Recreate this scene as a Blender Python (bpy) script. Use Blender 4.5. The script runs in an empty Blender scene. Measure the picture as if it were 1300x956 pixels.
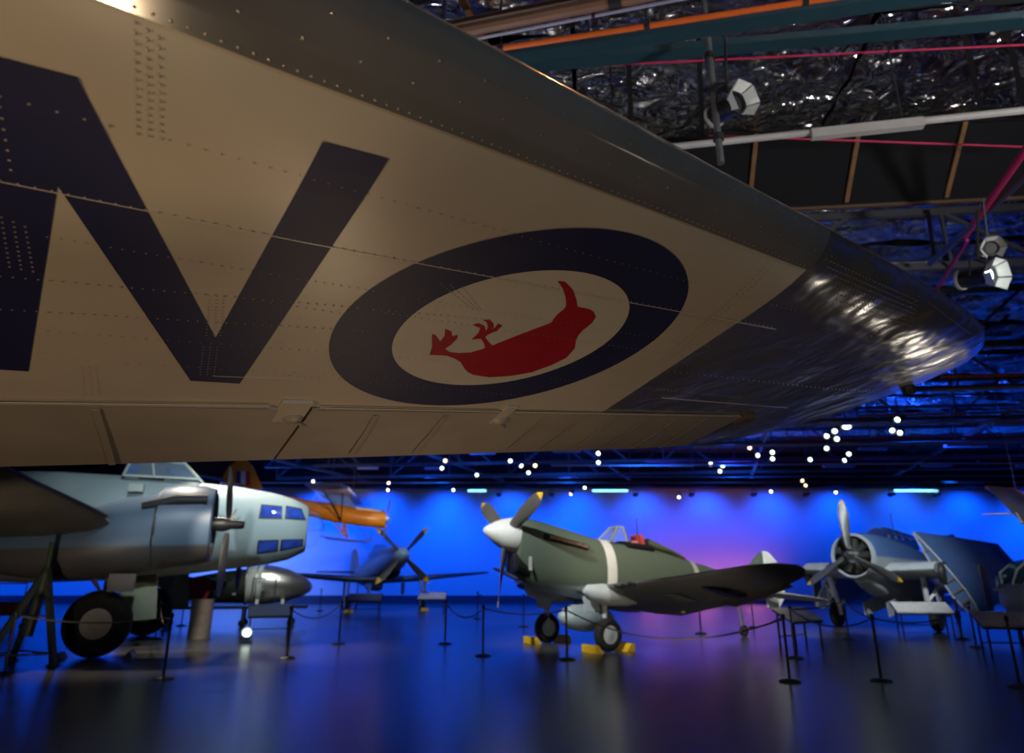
import bpy, bmesh, math, random
from mathutils import Vector as V, Matrix
random.seed(7)
R = math.radians
sc = bpy.context.scene
col = sc.collection

# ------------------------------------------------------------------ camera
FPX, HC, PY0 = 900.0, 1.6, 433.0            # focal length in pixels, eye height, principal row
PITCH = math.atan(297.0 / FPX)
cam = bpy.data.cameras.new('camera'); camo = bpy.data.objects.new('camera', cam); col.objects.link(camo)
camo.location = (0, 0, HC); camo.rotation_euler = (math.pi / 2 + PITCH, 0, 0)
cam.sensor_width = 36.0; cam.lens = 36.0 * FPX / 1300.0; cam.shift_y = -(478.0 - PY0) / 1300.0
cam.clip_start = 0.05; cam.clip_end = 300
cam.dof.use_dof = True; cam.dof.focus_distance = 3.0; cam.dof.aperture_fstop = 2.1
sc.camera = camo
# ------------------------------------------------------------------ world, exposure
w = bpy.data.worlds.new('world'); sc.world = w; w.use_nodes = True
w.node_tree.nodes['Background'].inputs[0].default_value = (0.02, 0.04, 0.12, 1)
w.node_tree.nodes['Background'].inputs[1].default_value = 0.2
vs = sc.view_settings
vs.view_transform = 'Standard'; vs.look = 'None'; vs.gamma = 1.0; vs.exposure = 0.0; vs.use_curve_mapping = False

# ------------------------------------------------------------------ lights of the hall and added lamps without fixtures
def spot(loc, target, power, color, angle=60, blend=0.6, size=0.12):
    l = bpy.data.lights.new('spot_lamp', 'SPOT'); o = bpy.data.objects.new('spot_lamp', l); col.objects.link(o)
    l.energy = power; l.color = color; l.spot_size = R(angle); l.spot_blend = blend; l.shadow_soft_size = size
    o.location = loc; o.rotation_euler = (V(target) - V(loc)).to_track_quat('-Z', 'Y').to_euler()
    return o
BLUE = (0.0, 0.085, 1.0)
for i in range(23):                                     # wall washers along the top of the far wall
    x = -44 + i * 4.0
    spot((x, 43.0, 6.7), (x, 45.0, 3.8), 820, BLUE, 118, 1.0, 0.3)
for i in range(12):                                     # second row, further out, fills the wall down to the floor
    x = -40 + i * 7.2
    if 8 < x < 22: continue
    spot((x, 40.0, 6.7), (x, 45.0, 1.5), 1900, (0.0, 0.1, 1.0), 80, 1.0, 0.3)
for x in (8.5, 11.5, 14.5):                             # pink floor lights behind the green fighter
    spot((x, 43.8, 0.15), (x, 45, 2.2), 240, (1.0, 0.22, 0.42), 120, 1.0, 0.2)
spot((-17, 40, 6.5), (-16, 45, 1.2), 2600, (0.2, 0.4, 1.0), 90, 1.0, 0.3)
for (x, y) in ((17, 30), (24, 26), (10, 33), (29, 33), (29, 26)):   # blue uplights on the roof
    spot((x, y, 5.6), (x + 1, y - 1.5, 8.7), 800, (0.01, 0.09, 1.0), 140, 1.0, 0.3)
for (x, y) in ((-18, 33), (-9, 31), (-2, 33), (6, 32), (-13, 38), (-5, 39), (3, 39), (12, 38)):  # added unseen uplights standing in for blue spill on the far trusses
    spot((x, y, 4.6), (x, y + 0.5, 8.7), 1500, (0.01, 0.12, 1.0), 125, 1.0, 0.3)
spot((10.0, 14.0, 5.0), (13.6, 20.0, 3.6), 260, (1.0, 0.8, 0.6), 30, 0.7)  # added lamp brightening the orange edge of the hung wing
# white exhibit spots from the ceiling grid, with added lower fill lamps among them
WARM = (1.0, 0.86, 0.68); WHITE = (0.95, 1.0, 0.98)
spot((-3.0, 11.0, 7.0), (1.8, 18.6, 1.9), 3200, WHITE, 38, 0.7)       # green fighter, nose
spot((6.0, 11.5, 7.0), (3.5, 19.2, 1.8), 2200, WARM, 46, 0.8)
spot((2.2, 12.0, 0.3), (4.5, 18.0, 1.5), 130, WARM, 70, 0.9)  # added low lamp standing in for floor bounce under the green fighter
spot((9.5, 16.5, 5.0), (7.6, 21.8, 0.9), 800, WHITE, 36, 0.7)
spot((8.5, 20.0, 7.0), (7.2, 22.0, 1.6), 900, WHITE, 40, 0.6)         # its white tail
spot((-3.0, 15.0, 6.9), (-6.5, 18.8, 3.0), 1250, (0.86, 1.0, 0.97), 42, 0.6)
spot((-5.0, 9.5, 5.0), (-7.0, 16.6, 2.9), 900, (0.8, 0.92, 1.0), 40, 0.8)   # bomber nose
spot((-7.6, 10.2, 0.3), (-9.2, 13.6, 2.8), 170, WARM, 80, 0.9)  # added floor-level lamp brightening the bomber wing underside
spot((-5.5, 11.0, 7.6), (-9.4, 18.4, 3.8), 900, (0.8, 0.95, 1.0), 36, 0.8)
spot((-5.2, 13.2, 3.6), (-8.2, 20.0, 0.5), 420, WARM, 22, 0.6)  # added lamp under the nose to brighten the drum
spot((-3.6, 27.0, 7.0), (-4.8, 32.4, 2.0), 5200, (0.8, 0.9, 1.0), 40, 0.6)      # blue fighter
spot((-6.0, 20.0, 7.0), (-7.2, 25.2, 1.2), 900, WHITE, 28, 0.5)       # silver nose
spot((-4.0, 25.5, 3.4), (-7.8, 32.0, 4.5), 900, WARM, 44, 0.7)        # orange aeroplane, added below the grid to reach under its wing
spot((9.0, 15.5, 7.0), (11.2, 23.2, 1.9), 2300, (0.85, 0.94, 1.0), 38, 0.7)     # folded-wing aircraft
spot((16.0, 13.5, 7.0), (12.8, 19.0, 1.2), 350, WHITE, 40, 0.6)
spot((-8.0, 17.0, 6.5), (-7.6, 15.9, 0), 900, WARM, 60, 0.5)         # warm pool on the floor by the wheel
spot((-7.5, 19.0, 6.5), (-6.3, 17.6, 0), 900, WARM, 60, 0.5)
# added lamps brightening the near roof foil, no fixtures there
spot((9.0, 1.0, 2.6), (5.0, 9.0, 8.7), 2200, (1.0, 0.97, 0.94), 75, 1.0, 0.5)
spot((-1.0, 6.2, 4.2), (2.5, 8.0, 8.7), 160, (1.0, 0.97, 0.94), 120, 1.0, 0.15)
spot((4.2, 5.2, 6.3), (2.55, 7.0, 6.85), 30, (0.9, 1.0, 0.97), 40, 0.5, 0.05)  # added to brighten the barn doors of the near spotlight
# added off-frame lamps without fixtures: wing underside fill, edge rim and placed highlights
spot((-3.2, -1.0, 0.5), (-1.4, 2.6, 2.5), 195, (1.0, 0.69, 0.4), 110, 0.9, 0.1)
spot((-0.6, 4.2, 0.25), (0.2, 3.0, 2.6), 34, (1.0, 0.72, 0.45), 130, 1.0, 0.12)
spot((-0.2, 2.4, 8.0), (0.0, 1.5, 2.95), 420, (1.0, 0.42, 0.12), 70, 0.8, 0.06)  # added overhead for the orange rim along the leading edge
spot((2.4, 4.0, 8.0), (2.4, 3.0, 2.95), 420, (1.0, 0.42, 0.12), 70, 0.8, 0.06)
spot((3.5, -5.0, 3.6), (1.5, 2.2, 2.85), 330, (0.75, 0.92, 1.0), 60, 0.8, 0.06)  # added for the cool highlight line on the leading edge
spot((-4.5, -3.0, 3.2), (-1.0, 1.0, 2.7), 60, (1.0, 0.72, 0.42), 60, 0.9, 0.06)
spot((-0.60, 1.50, 0.4), (-0.75, 1.1, 2.65), 22, (1.0, 0.74, 0.44), 46, 0.8, 0.05)  # placed to put a warm highlight on the leading edge strip
spot((8.2, 10.8, 0.4), (2.3, 3.7, 2.9), 38, (1.0, 0.9, 0.74), 40, 0.8, 0.3)  # placed so its reflection brightens the tip metal
spot((5.4, 2.4, 0.3), (3.0, 4.2, 2.9), 12, (1.0, 0.86, 0.66), 90, 0.9, 0.08)

# ------------------------------------------------------------------ pixel -> place
CP = V((0, 0, HC))
def ray(px, py):
    return V((0, math.cos(PITCH), math.sin(PITCH))) + V(((px - 650) / FPX, 0, 0)) + V((0, -math.sin(PITCH), math.cos(PITCH))) * ((PY0 - py) / FPX)
def on_z(px, py, z):
    d = ray(px, py); return CP + d * ((z - HC) / d.z)
def on_y(px, py, y):
    d = ray(px, py); return CP + d * (y / d.y)

# ------------------------------------------------------------------ materials
MATS = {}
def mat(name, c, rough=0.5, metal=0.0, var=0.08, scale=3.0, bump=0.0, bscale=8.0, emit=0.0, alpha=1.0, coat=0.0):
    if name in MATS: return MATS[name]
    m = bpy.data.materials.new(name); m.use_nodes = True; nt = m.node_tree
    b = nt.nodes['Principled BSDF']
    tc = nt.nodes.new('ShaderNodeTexCoord')
    nz = nt.nodes.new('ShaderNodeTexNoise'); nz.inputs['Scale'].default_value = scale; nz.inputs['Detail'].default_value = 5
    nt.links.new(tc.outputs['Object'], nz.inputs['Vector'])
    rp = nt.nodes.new('ShaderNodeValToRGB')
    rp.color_ramp.elements[0].position = 0.3; rp.color_ramp.elements[1].position = 0.7
    rp.color_ramp.elements[0].color = tuple(max(0, x * (1 - var)) for x in c) + (1,)
    rp.color_ramp.elements[1].color = tuple(min(1, x * (1 + var)) for x in c) + (1,)
    nt.links.new(nz.outputs['Fac'], rp.inputs[0]); nt.links.new(rp.outputs[0], b.inputs['Base Color'])
    b.inputs['Roughness'].default_value = rough; b.inputs['Metallic'].default_value = metal
    b.inputs['Coat Weight'].default_value = coat
    if emit:
        b.inputs['Emission Color'].default_value = tuple(c) + (1,); b.inputs['Emission Strength'].default_value = emit
    if alpha < 1: b.inputs['Alpha'].default_value = alpha
    if bump:
        n2 = nt.nodes.new('ShaderNodeTexNoise'); n2.inputs['Scale'].default_value = bscale; n2.inputs['Detail'].default_value = 3
        nt.links.new(tc.outputs['Object'], n2.inputs['Vector'])
        bp = nt.nodes.new('ShaderNodeBump'); bp.inputs['Strength'].default_value = bump; bp.inputs['Distance'].default_value = 0.05
        nt.links.new(n2.outputs['Fac'], bp.inputs['Height']); nt.links.new(bp.outputs[0], b.inputs['Normal'])
    m.use_backface_culling = False
    MATS[name] = m; return m
def two_tone(name, top, bot, a, bx, rough=0.55, wav=0.05, camo=None, cs=0.55, thr=0.5):
    """paint split along a line z = a + bx*x (object space), optional second upper colour in big blotches"""
    m = bpy.data.materials.new(name); m.use_nodes = True; nt = m.node_tree; b = nt.nodes['Principled BSDF']
    N, L = nt.nodes.new, nt.links.new
    tc = N('ShaderNodeTexCoord'); sp = N('ShaderNodeSeparateXYZ'); L(tc.outputs['Object'], sp.inputs[0])
    mx = N('ShaderNodeMath'); mx.operation = 'MULTIPLY_ADD'; L(sp.outputs[0], mx.inputs[0]); mx.inputs[1].default_value = -bx; L(sp.outputs[2], mx.inputs[2])
    nz = N('ShaderNodeTexNoise'); nz.inputs['Scale'].default_value = cs; nz.inputs['Detail'].default_value = 1.0; L(tc.outputs['Object'], nz.inputs['Vector'])
    ad = N('ShaderNodeMath'); ad.operation = 'MULTIPLY_ADD'; L(nz.outputs['Fac'], ad.inputs[0]); ad.inputs[1].default_value = wav; L(mx.outputs[0], ad.inputs[2])
    mr = N('ShaderNodeMapRange'); mr.inputs[1].default_value = a - 0.03 + wav / 2; mr.inputs[2].default_value = a + 0.03 + wav / 2; L(ad.outputs[0], mr.inputs[0])
    mix = N('ShaderNodeMix'); mix.data_type = 'RGBA'; L(mr.outputs[0], mix.inputs[0]); mix.inputs[6].default_value = bot + (1,); mix.inputs[7].default_value = top + (1,)
    if camo:
        r2 = N('ShaderNodeMapRange'); r2.inputs[1].default_value = thr - 0.02; r2.inputs[2].default_value = thr + 0.02; L(nz.outputs['Fac'], r2.inputs[0])
        m2 = N('ShaderNodeMix'); m2.data_type = 'RGBA'; L(r2.outputs[0], m2.inputs[0]); m2.inputs[6].default_value = top + (1,); m2.inputs[7].default_value = camo + (1,)
        L(m2.outputs[2], mix.inputs[7])
    L(mix.outputs[2], b.inputs['Base Color']); b.inputs['Roughness'].default_value = rough
    return m
def glass(name, c, rough=0.05, alpha=0.35):
    m = mat(name, c, rough, 0.0, 0.02, alpha=alpha); m.node_tree.nodes['Principled BSDF'].inputs['Specular IOR Level'].default_value = 0.8
    return m

# ------------------------------------------------------------------ mesh builder
class MB:
    def __init__(s): s.v = []; s.f = []; s.xf = None
    def add(s, vs_, fs):
        o = len(s.v)
        s.v += [tuple(s.xf @ V(p)) if s.xf else tuple(p) for p in vs_]
        s.f += [tuple(i + o for i in f) for f in fs]; return s
    def box(s, c, size, rot=None):
        x, y, z = (q / 2 for q in size); c = V(c)
        P = [V((i * x, j * y, k * z)) for i in (-1, 1) for j in (-1, 1) for k in (-1, 1)]
        P = [(rot @ p if rot else p) + c for p in P]
        return s.add(P, [(0, 1, 3, 2), (4, 6, 7, 5), (0, 4, 5, 1), (2, 3, 7, 6), (0, 2, 6, 4), (1, 5, 7, 3)])
    def beam(s, p0, p1, wd, ht, up=(0, 0, 1)):
        p0, p1 = V(p0), V(p1); d = (p1 - p0); L = d.length; d.normalize(); up = V(up)
        sd = d.cross(up)
        if sd.length < 1e-4: sd = d.cross(V((1, 0, 0)))
        sd.normalize(); u = sd.cross(d)
        m = Matrix((d, sd, u)).transposed()
        return s.box((p0 + p1) / 2, (L, wd, ht), m)
    def loft(s, rings, closed=True, cap0=True, cap1=True):
        n = len(rings[0]); P = [p for r in rings for p in r]; F = []
        for i in range(len(rings) - 1):
            for j in range(n if closed else n - 1):
                a, b = i * n + j, i * n + (j + 1) % n
                F.append((a, b, b + n, a + n))
        if cap0: F.append(tuple(range(n))[::-1])
        if cap1: F.append(tuple((len(rings) - 1) * n + j for j in range(n)))
        return s.add(P, F)
    def tube(s, pts, r, n=8, cap=True):
        pts = [V(p) for p in pts]; rs = r if isinstance(r, (list, tuple)) else [r] * len(pts)
        rings = []; prev = None
        for i, p in enumerate(pts):
            d = (pts[min(i + 1, len(pts) - 1)] - pts[max(i - 1, 0)]).normalized()
            ref = prev if prev else (V((0, 0, 1)) if abs(d.z) < 0.9 else V((1, 0, 0)))
            a = (ref - d * ref.dot(d)).normalized(); b = d.cross(a); prev = a
            rings.append([p + (a * math.cos(t) + b * math.sin(t)) * rs[i] for t in (2 * math.pi * k / n for k in range(n))])
        return s.loft(rings, True, cap, cap)
    def lathe(s, prof, c=(0, 0, 0), axis=(0, 0, 1), n=24):
        """prof: list of (radius, height along axis)"""
        ax = V(axis).normalized(); ref = V((0, 0, 1)) if abs(ax.z) < 0.9 else V((1, 0, 0))
        a = (ref - ax * ref.dot(ax)).normalized(); b = ax.cross(a); c = V(c)
        ringy = prof[0][0] > 1e-4 and prof[-1][0] > 1e-4
        if ringy: prof = list(prof) + [prof[0]]
        rings = [[c + ax * h + (a * math.cos(t) + b * math.sin(t)) * r for t in (2 * math.pi * k / n for k in range(n))] for r, h in prof]
        return s.loft(rings, True, prof[0][0] > 1e-4 and not ringy, prof[-1][0] > 1e-4 and not ringy)
    def build(s, name, m, parent=None, smooth=False, angle=35):
        me = bpy.data.meshes.new(name); me.from_pydata(s.v, [], s.f)
        bm = bmesh.new(); bm.from_mesh(me); bmesh.ops.remove_doubles(bm, verts=bm.verts, dist=1e-5)
        bmesh.ops.recalc_face_normals(bm, faces=bm.faces); bm.to_mesh(me); bm.free()
        if smooth:
            me.polygons.foreach_set('use_smooth', [True] * len(me.polygons))
            me.set_sharp_from_angle(angle=R(angle))
        me.materials.append(m if not isinstance(m, str) else MATS[m])
        o = bpy.data.objects.new(name, me); col.objects.link(o); o.parent = parent
        return o
def tag(o, label=None, cat=None, group=None, kind=None):
    if label: o['label'] = label
    if cat: o['category'] = cat
    if group: o['group'] = group
    if kind: o['kind'] = kind
    return o
def empty(name, loc, rz=0, label=None, cat=None, group=None, kind=None):
    o = bpy.data.objects.new(name, None); col.objects.link(o); o.empty_display_size = 0.2
    o.location = loc; o.rotation_euler = (0, 0, rz)
    return tag(o, label, cat, group, kind)
def copy_tree(o, parent=None):
    c = o.copy(); col.objects.link(c); c.parent = parent
    for ch in list(o.children): copy_tree(ch, c)
    return c
def sring(x, top, bot, hw, n=28, e=2.2, y0=0.0):
    zc, hh = (top + bot) / 2, (top - bot) / 2; P = []
    for k in range(n):
        t = 2 * math.pi * k / n; c, s_ = math.cos(t), math.sin(t)
        P.append((x, y0 + hw * math.copysign(abs(c) ** (2 / e), c), zc + hh * math.copysign(abs(s_) ** (2 / e), s_)))
    return P
def fus(secs, n=28, y0=0.0):
    return [sring(s[0], s[1], s[2], s[3], n, s[4] if len(s) > 4 else 2.2, y0) for s in secs]
AF = [(0, .0), (.012, .28), (.05, .55), (.12, .82), (.25, 1.0), (.4, .98), (.6, .72), (.8, .4), (1.0, .04)]
def foil(le, te, th, up=(0, 0, 1), camber=0.25):
    le, te, up = V(le), V(te), V(up)
    U = [le.lerp(te, s) + up * (th * h * 0.62) for s, h in AF]
    D = [le.lerp(te, s) - up * (th * h * 0.38) for s, h in AF[1:]][::-1]
    return U + D
def wing(secs, up=(0, 0, 1)):
    return [foil(a, b, t, up) for a, b, t in secs]
def blade_rings(Rr, ch, r0=0.12, tw0=55, tw1=20, tip=0.55):
    """propeller blade along +Z, thin direction X at zero twist"""
    out = []
    for i in range(11):
        q = i / 10; r = Rr * (r0 + (1 - r0) * q)
        c = ch * (0.55 + 0.45 * math.sin(min(1, q * 1.6) * math.pi / 2)) * (1.0 if q < .7 else max(0.12, 1 - ((q - .7) / .3) ** 2.2 * (1 - tip * .2)))
        if q == 0: c = ch * .4
        th = ch * (0.36 * (1 - q) ** 1.5 + 0.05); a = R(tw0 + (tw1 - tw0) * q)
        ring = []
        for k in range(10):
            t = 2 * math.pi * k / 10; y, x = math.cos(t) * c / 2, math.sin(t) * th / 2
            ring.append((x * math.cos(a) - y * math.sin(a), x * math.sin(a) + y * math.cos(a), r))
        out.append(ring)
    return out
def prop(root, hub, axis, a0, nb, Rr, ch, mblade, mtip, tipq=9, roottip=False):
    """blades as parts; axis = thrust axis; angle a0 from up, positive toward +left (y)"""
    ax = V(axis).normalized(); up = (V((0, 0, 1)) - ax * ax.z).normalized(); lf = up.cross(ax)
    rs = blade_rings(Rr, ch)
    for k in range(nb):
        a = R(a0 + 360 / nb * k)
        d = up * math.cos(a) + lf * math.sin(a); s_ = d.cross(ax)
        m = Matrix.Translation(V(hub)) @ Matrix((ax, s_, d)).transposed().to_4x4()
        b = MB(); b.xf = m; b.loft(rs[:tipq + 1]); bo = b.build('blade', mblade, root, True)
        if mtip:
            t = MB(); t.xf = m; t.loft(rs[tipq:]); t.build('blade_tip', mtip, bo, True)
def wheel(root, c, Rr, wd, mt, mh, axis=(0, 1, 0), hubr=0.5):
    h = wd / 2
    pr = [(Rr * hubr, -h * .75), (Rr * .75, -h), (Rr * .92, -h * .8), (Rr, -h * .35), (Rr, h * .35), (Rr * .92, h * .8), (Rr * .75, h), (Rr * hubr, h * .75)]
    t = MB(); t.lathe(pr, c, axis, 28); to = t.build('tire', mt, root, True, 50)
    k = MB(); k.lathe([(0.0, -h * .9), (Rr * hubr * .35, -h * .88), (Rr * hubr * .4, -h * .82), (Rr * hubr * 1.02, -h * .8), (Rr * hubr * 1.02, h * .8), (Rr * hubr * .4, h * .82), (Rr * hubr * .35, h * .88), (0.0, h * .9)], c, axis, 24)
    k.build('wheel_hub', mh, to, True)

# shared materials
mat('rubber', (0.012, 0.011, 0.012), 0.8)
mat('black', (0.012, 0.012, 0.014), 0.45)
mat('dark_metal', (0.05, 0.05, 0.055), 0.45, 0.6)
mat('steel', (0.42, 0.42, 0.43), 0.35, 1.0)
mat('alum', (0.62, 0.61, 0.6), 0.3, 1.0, 0.06, 2.0)
mat('yellow', (0.85, 0.5, 0.02), 0.5)
mat('white', (0.78, 0.78, 0.75), 0.5)
mat('grey_white', (0.55, 0.57, 0.56), 0.5)
mat('orange', (0.62, 0.16, 0.008), 0.4)
mat('red', (0.5, 0.02, 0.03), 0.5)
mat('blade_grey', (0.06, 0.058, 0.055), 0.5)
mat('pale_grey', (0.5, 0.54, 0.55), 0.5)
glass('canopy_glass', (0.35, 0.5, 0.7), 0.05, 0.3)

# ================================================================== THE HALL
def struct(name, mb, m, label, smooth=False, parent=None):
    o = mb.build(name, m, parent, smooth)
    if parent is None: tag(o, label, None, None, 'structure')
    return o
mat('floor_mat', (0.075, 0.075, 0.08), 0.26, 0.0, 0.2, 1.2, 0.03, 1.5).node_tree.nodes['Principled BSDF'].inputs['Specular IOR Level'].default_value = 0.32
mat('wall_mat', (0.62, 0.66, 0.75), 0.85, 0, 0.05, 0.4)
mat('side_wall', (0.08, 0.09, 0.12), 0.9)
X0, X1, Y0, Y1, ZR = -46.0, 46.0, -14.0, 45.0, 8.8
b = MB(); b.box((0, (Y0 + Y1) / 2, -0.1), (X1 - X0, Y1 - Y0, 0.2)); struct('floor', b, 'floor_mat', 'polished dark concrete floor reflecting blue light')
b = MB(); b.box((0, Y1 + .15, ZR / 2), (X1 - X0, .3, ZR)); struct('wall_back', b, 'wall_mat', 'tall pale backdrop wall washed in blue light')
b = MB(); b.box((0, Y0 - .15, ZR / 2), (X1 - X0, .3, ZR)); struct('wall_front', b, 'side_wall', 'dark hangar wall')
b = MB(); b.box((X0 - .15, (Y0 + Y1) / 2, ZR / 2), (.3, Y1 - Y0, ZR)); struct('wall_left', b, 'wall_mat', 'hangar side wall')
b = MB(); b.box((X1 + .15, (Y0 + Y1) / 2, ZR / 2), (.3, Y1 - Y0, ZR)); struct('wall_right', b, 'wall_mat', 'hangar side wall')
b = MB(); b.box((0, Y1 - .08, .22), (X1 - X0 - 1, .16, .44)); struct('baseboard_back', b, mat('skirt', (0.05, 0.06, 0.1), 0.6), 'dark skirting along the foot of the backdrop wall')
b = MB(); b.box((0, (Y0 + Y1) / 2, ZR + .12), (X1 - X0, Y1 - Y0, .2)); ceil = struct('ceiling', b, mat('roof_dark', (0.02, 0.02, 0.025), 0.8), 'dark hangar roof above the trusses')
# a dark soffit over the top of the backdrop
b = MB(); b.box((0, Y1 - .5, 7.75), (X1 - X0 - 1, .9, 2.1)); struct('trim_1', b, mat('soffit', (0.012, 0.014, 0.03), 0.8), 'dark valance above the backdrop wall')

# foil insulation: crinkled sheets fixed below the roof between the purlins
mf = mat('foil', (0.68, 0.68, 0.68), 0.2, 1.0, 0.2, 4.0, 1.0, 2.6)
for nd in mf.node_tree.nodes:
    if nd.type == 'BUMP': nd.inputs['Distance'].default_value = 0.22
    if nd.type == 'TEX_NOISE' and abs(nd.inputs['Scale'].default_value - 2.6) < .01: nd.inputs['Distortion'].default_value = 1.2
PHI = R(6.0); DX = V((math.cos(PHI), -math.sin(PHI), 0)); DYv = V((math.sin(PHI), math.cos(PHI), 0))
def rp(a, d, z): return DX * a + DYv * d + V((0, 0, z))       # roof coordinates: along the trusses, across, height
def foil_sheet(a0, a1, d0, d1, z):
    na, nd = max(6, int((a1 - a0) / 0.22)), max(4, int((d1 - d0) / 0.12)); P = []; F = []
    sd = random.random() * 50
    for i in range(na + 1):
        for j in range(nd + 1):
            s_, t = i / na, j / nd
            a, d = a0 + (a1 - a0) * s_, d0 + (d1 - d0) * t
            sag = -0.07 * math.sin(math.pi * t) - 0.05 * abs(math.sin(a * 1.7 + sd + 1.5 * math.sin(d * 2.3 + sd))) - 0.035 * math.sin(d * 9 + math.sin(a * 2.1 + sd) * 2) + random.uniform(-.012, .012)
            P.append(rp(a, d, z + sag))
    for i in range(na):
        for j in range(nd):
            k = i * (nd + 1) + j; F.append((k, k + 1, k + nd + 2, k + nd + 1))
    b = MB(); b.add(P, F); b.build('insulation_sheet', mf, ceil, True, 80)
for d0 in (2.6, 5.3, 7.9):
    for a0 in range(-16, 20, 4): foil_sheet(a0 + .03, a0 + 3.97, d0 + .05, d0 + 2.55, 8.62)
for d0 in (12.4, 15.2, 18.0, 21.0, 24.0, 27.0, 30, 33, 36):
    lo, hi = (-12, 28) if d0 < 20 else (-20, 36)
    for a0 in range(lo, hi, 8): foil_sheet(a0 + .03, a0 + 7.97, d0 + .05, d0 + 2.6, 8.62)
# inclined dark bulkhead with timber battens behind the second bay
b = MB(); b.add([rp(-16, 11.6, 7.75), rp(26, 11.6, 7.75), rp(26, 10.6, 8.6), rp(-16, 10.6, 8.6), rp(-16, 11.65, 7.79), rp(26, 11.65, 7.79), rp(26, 10.65, 8.64), rp(-16, 10.65, 8.64)],
    [(0, 1, 2, 3), (4, 7, 6, 5), (0, 4, 5, 1), (2, 6, 7, 3), (0, 3, 7, 4), (1, 5, 6, 2)])
bulk = struct('trim_2', b, mat('bulkhead', (0.005, 0.0045, 0.007), 1.0), 'dark sloping roof bulkhead with timber battens')
mw = mat('timber', (0.2, 0.095, 0.035), 0.7, 0, 0.25, 6)
for a in (-6.9, -5.25, -3.6, -1.95, -.3, 1.35, 3.0, 4.65, 6.3, 7.95, 9.6, 11.25, 12.9):
    b = MB(); b.beam(rp(a, 11.53, 7.78), rp(a, 10.53, 8.6), .07, .05); b.build('batten', mw, bulk)
b = MB(); b.beam(rp(-16, 11.62, 7.73), rp(26, 11.62, 7.73), .06, .05); b.build('rail', mat('rail_brown', (0.11, 0.06, 0.035), .7), bulk)

# trusses -----------------------------------------------------------
mt = mat('truss_paint', (0.10, 0.10, 0.115), 0.5, 0.3)
def truss(d, a0, a1, z0, z1, step, label):
    o = empty('roof_truss', rp((a0 + a1) / 2, d, z0), 0, label, None, 'roof trusses', 'structure'); off = -V(o.location)
    def P(a, z): return rp(a, d, z) + off
    for nm, z, h in (('bottom_chord', z0, .14), ('top_chord', z1, .14)):
        b = MB(); b.beam(P(a0, z), P(a1, z), .12, h); b.build(nm, mt, o)
    n = int((a1 - a0) / step)
    for i in range(n):
        a = a0 + i * step
        q = (P(a, z0), P(a + step / 2, z1)) if i % 2 == 0 else (P(a, z0 if False else z1), P(a + step / 2, z0))
        b = MB(); b.beam(q[0], q[1], .07, .07); b.build('web', mt, o)
        b = MB(); b.beam(P(a, z0), P(a, z1), .05, .05); b.build('post', mt, o)
for i, d in enumerate((13.2, 17.5, 22, 26.5, 31, 35.5, 40)):
    lo, hi = (-6 - d * .3, 10 + d * .75)
    truss(d, lo, hi, 6.95 if i else 7.2, 8.35, 3.4, 'steel roof truss with crossed webs under the foil roof')
# purlin beams running toward the wall
for k, a in enumerate((-26, -18, -10, -2.5, 4.5, 12.5, 20.5, 28.5)):
    b = MB(); b.beam(rp(a, 12.6 if k > 3 else 22, 7.0), rp(a + 5, 43.0, 7.0), .1, .14); tag(b.build('lattice_brace', mt), 'long diagonal steel brace running between roof trusses', None, 'diagonal roof braces', 'structure')

# pipes, cable trays and rails under the roof
def pipe(p, q, r, m, name, label, cat, group=None, n=8, clamps=0):
    p, q = V(p), V(q)
    if clamps >= 4: p = p + (p - q).normalized() * 7
    o = empty(name, (p + q) / 2, 0, label, cat, group); off = -V(o.location)
    b = MB(); b.tube([p + off, q + off], r, n); b.build('run', m, o, True)
    d = (q - p).normalized()
    for i in range(clamps):
        c = p.lerp(q, (i + .5) / clamps) + off
        b = MB(); b.tube([c - d * r * .9, c + d * r * .9], r * 1.25, n); b.build('clamp', 'dark_metal', o, True)
        b = MB(); b.tube([c, c + V((0, 0, max(.1, 8.6 - (c - off).z)))], .012, 5); b.build('hanger', 'dark_metal', o)
    return o
mbr = mat('brown_pipe', (0.24, 0.13, 0.09), 0.5); mor = mat('orange_pipe', (0.75, 0.14, 0.02), 0.45); mrd = mat('red_cable', (0.5, 0.02, 0.09), 0.5)
mteal = mat('teal_tray', (0.015, 0.05, 0.07), 0.5); mwh = mat('pale_conduit', (0.42, 0.4, 0.39), 0.5)
pipe(on_z(560, 45, 7.6), on_z(900, -22, 7.6), .075, mbr, 'sprinkler_pipe', 'thick brown sprinkler pipe crossing under the foil roof', 'pipe', None, 10, 5)
pipe(on_z(540, 38, 7.9), on_z(900, -38, 7.9), .045, mbr, 'sprinkler_pipe', 'thin brown pipe running beside the thick brown sprinkler pipe', 'pipe', None, 8, 5)
pipe(on_z(570, 56, 7.5), on_z(900, -8, 7.5), .02, mat('lilac', (0.35, 0.34, 0.5), .4), 'conduit', 'slim pale conduit clipped under the brown sprinkler pipe', 'pipe', None, 8, 4)
pipe(on_z(560, 73, 7.6), on_z(1130, -14, 7.6), .035, mor, 'orange_pipe', 'bright orange pipe above the teal cable tray', 'pipe', None, 8, 7)
for (p, q, zz, lab) in (((600, 82), (1330, -25), 7.8, 'teal steel cable tray below the orange pipe'), ((860, 68), (1340, 25), 8.1, 'dark teal cable tray over the crinkled foil sheets')):
    P, Q = on_z(*p, zz), on_z(*q, zz); P = P + (P - Q).normalized() * 6; o = empty('cable_tray', (P + Q) / 2, 0, lab, 'cable tray'); off = -V(o.location)
    b = MB(); b.beam(P + off, Q + off, .2, .03); b.build('tray_base', mteal, o)
    for s_ in (-1, 1):
        e = DYv * (.1 * s_) + V((0, 0, .04)); b = MB(); b.beam(P + off + e, Q + off + e, .012, .09); b.build('tray_side', mteal, o)
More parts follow.
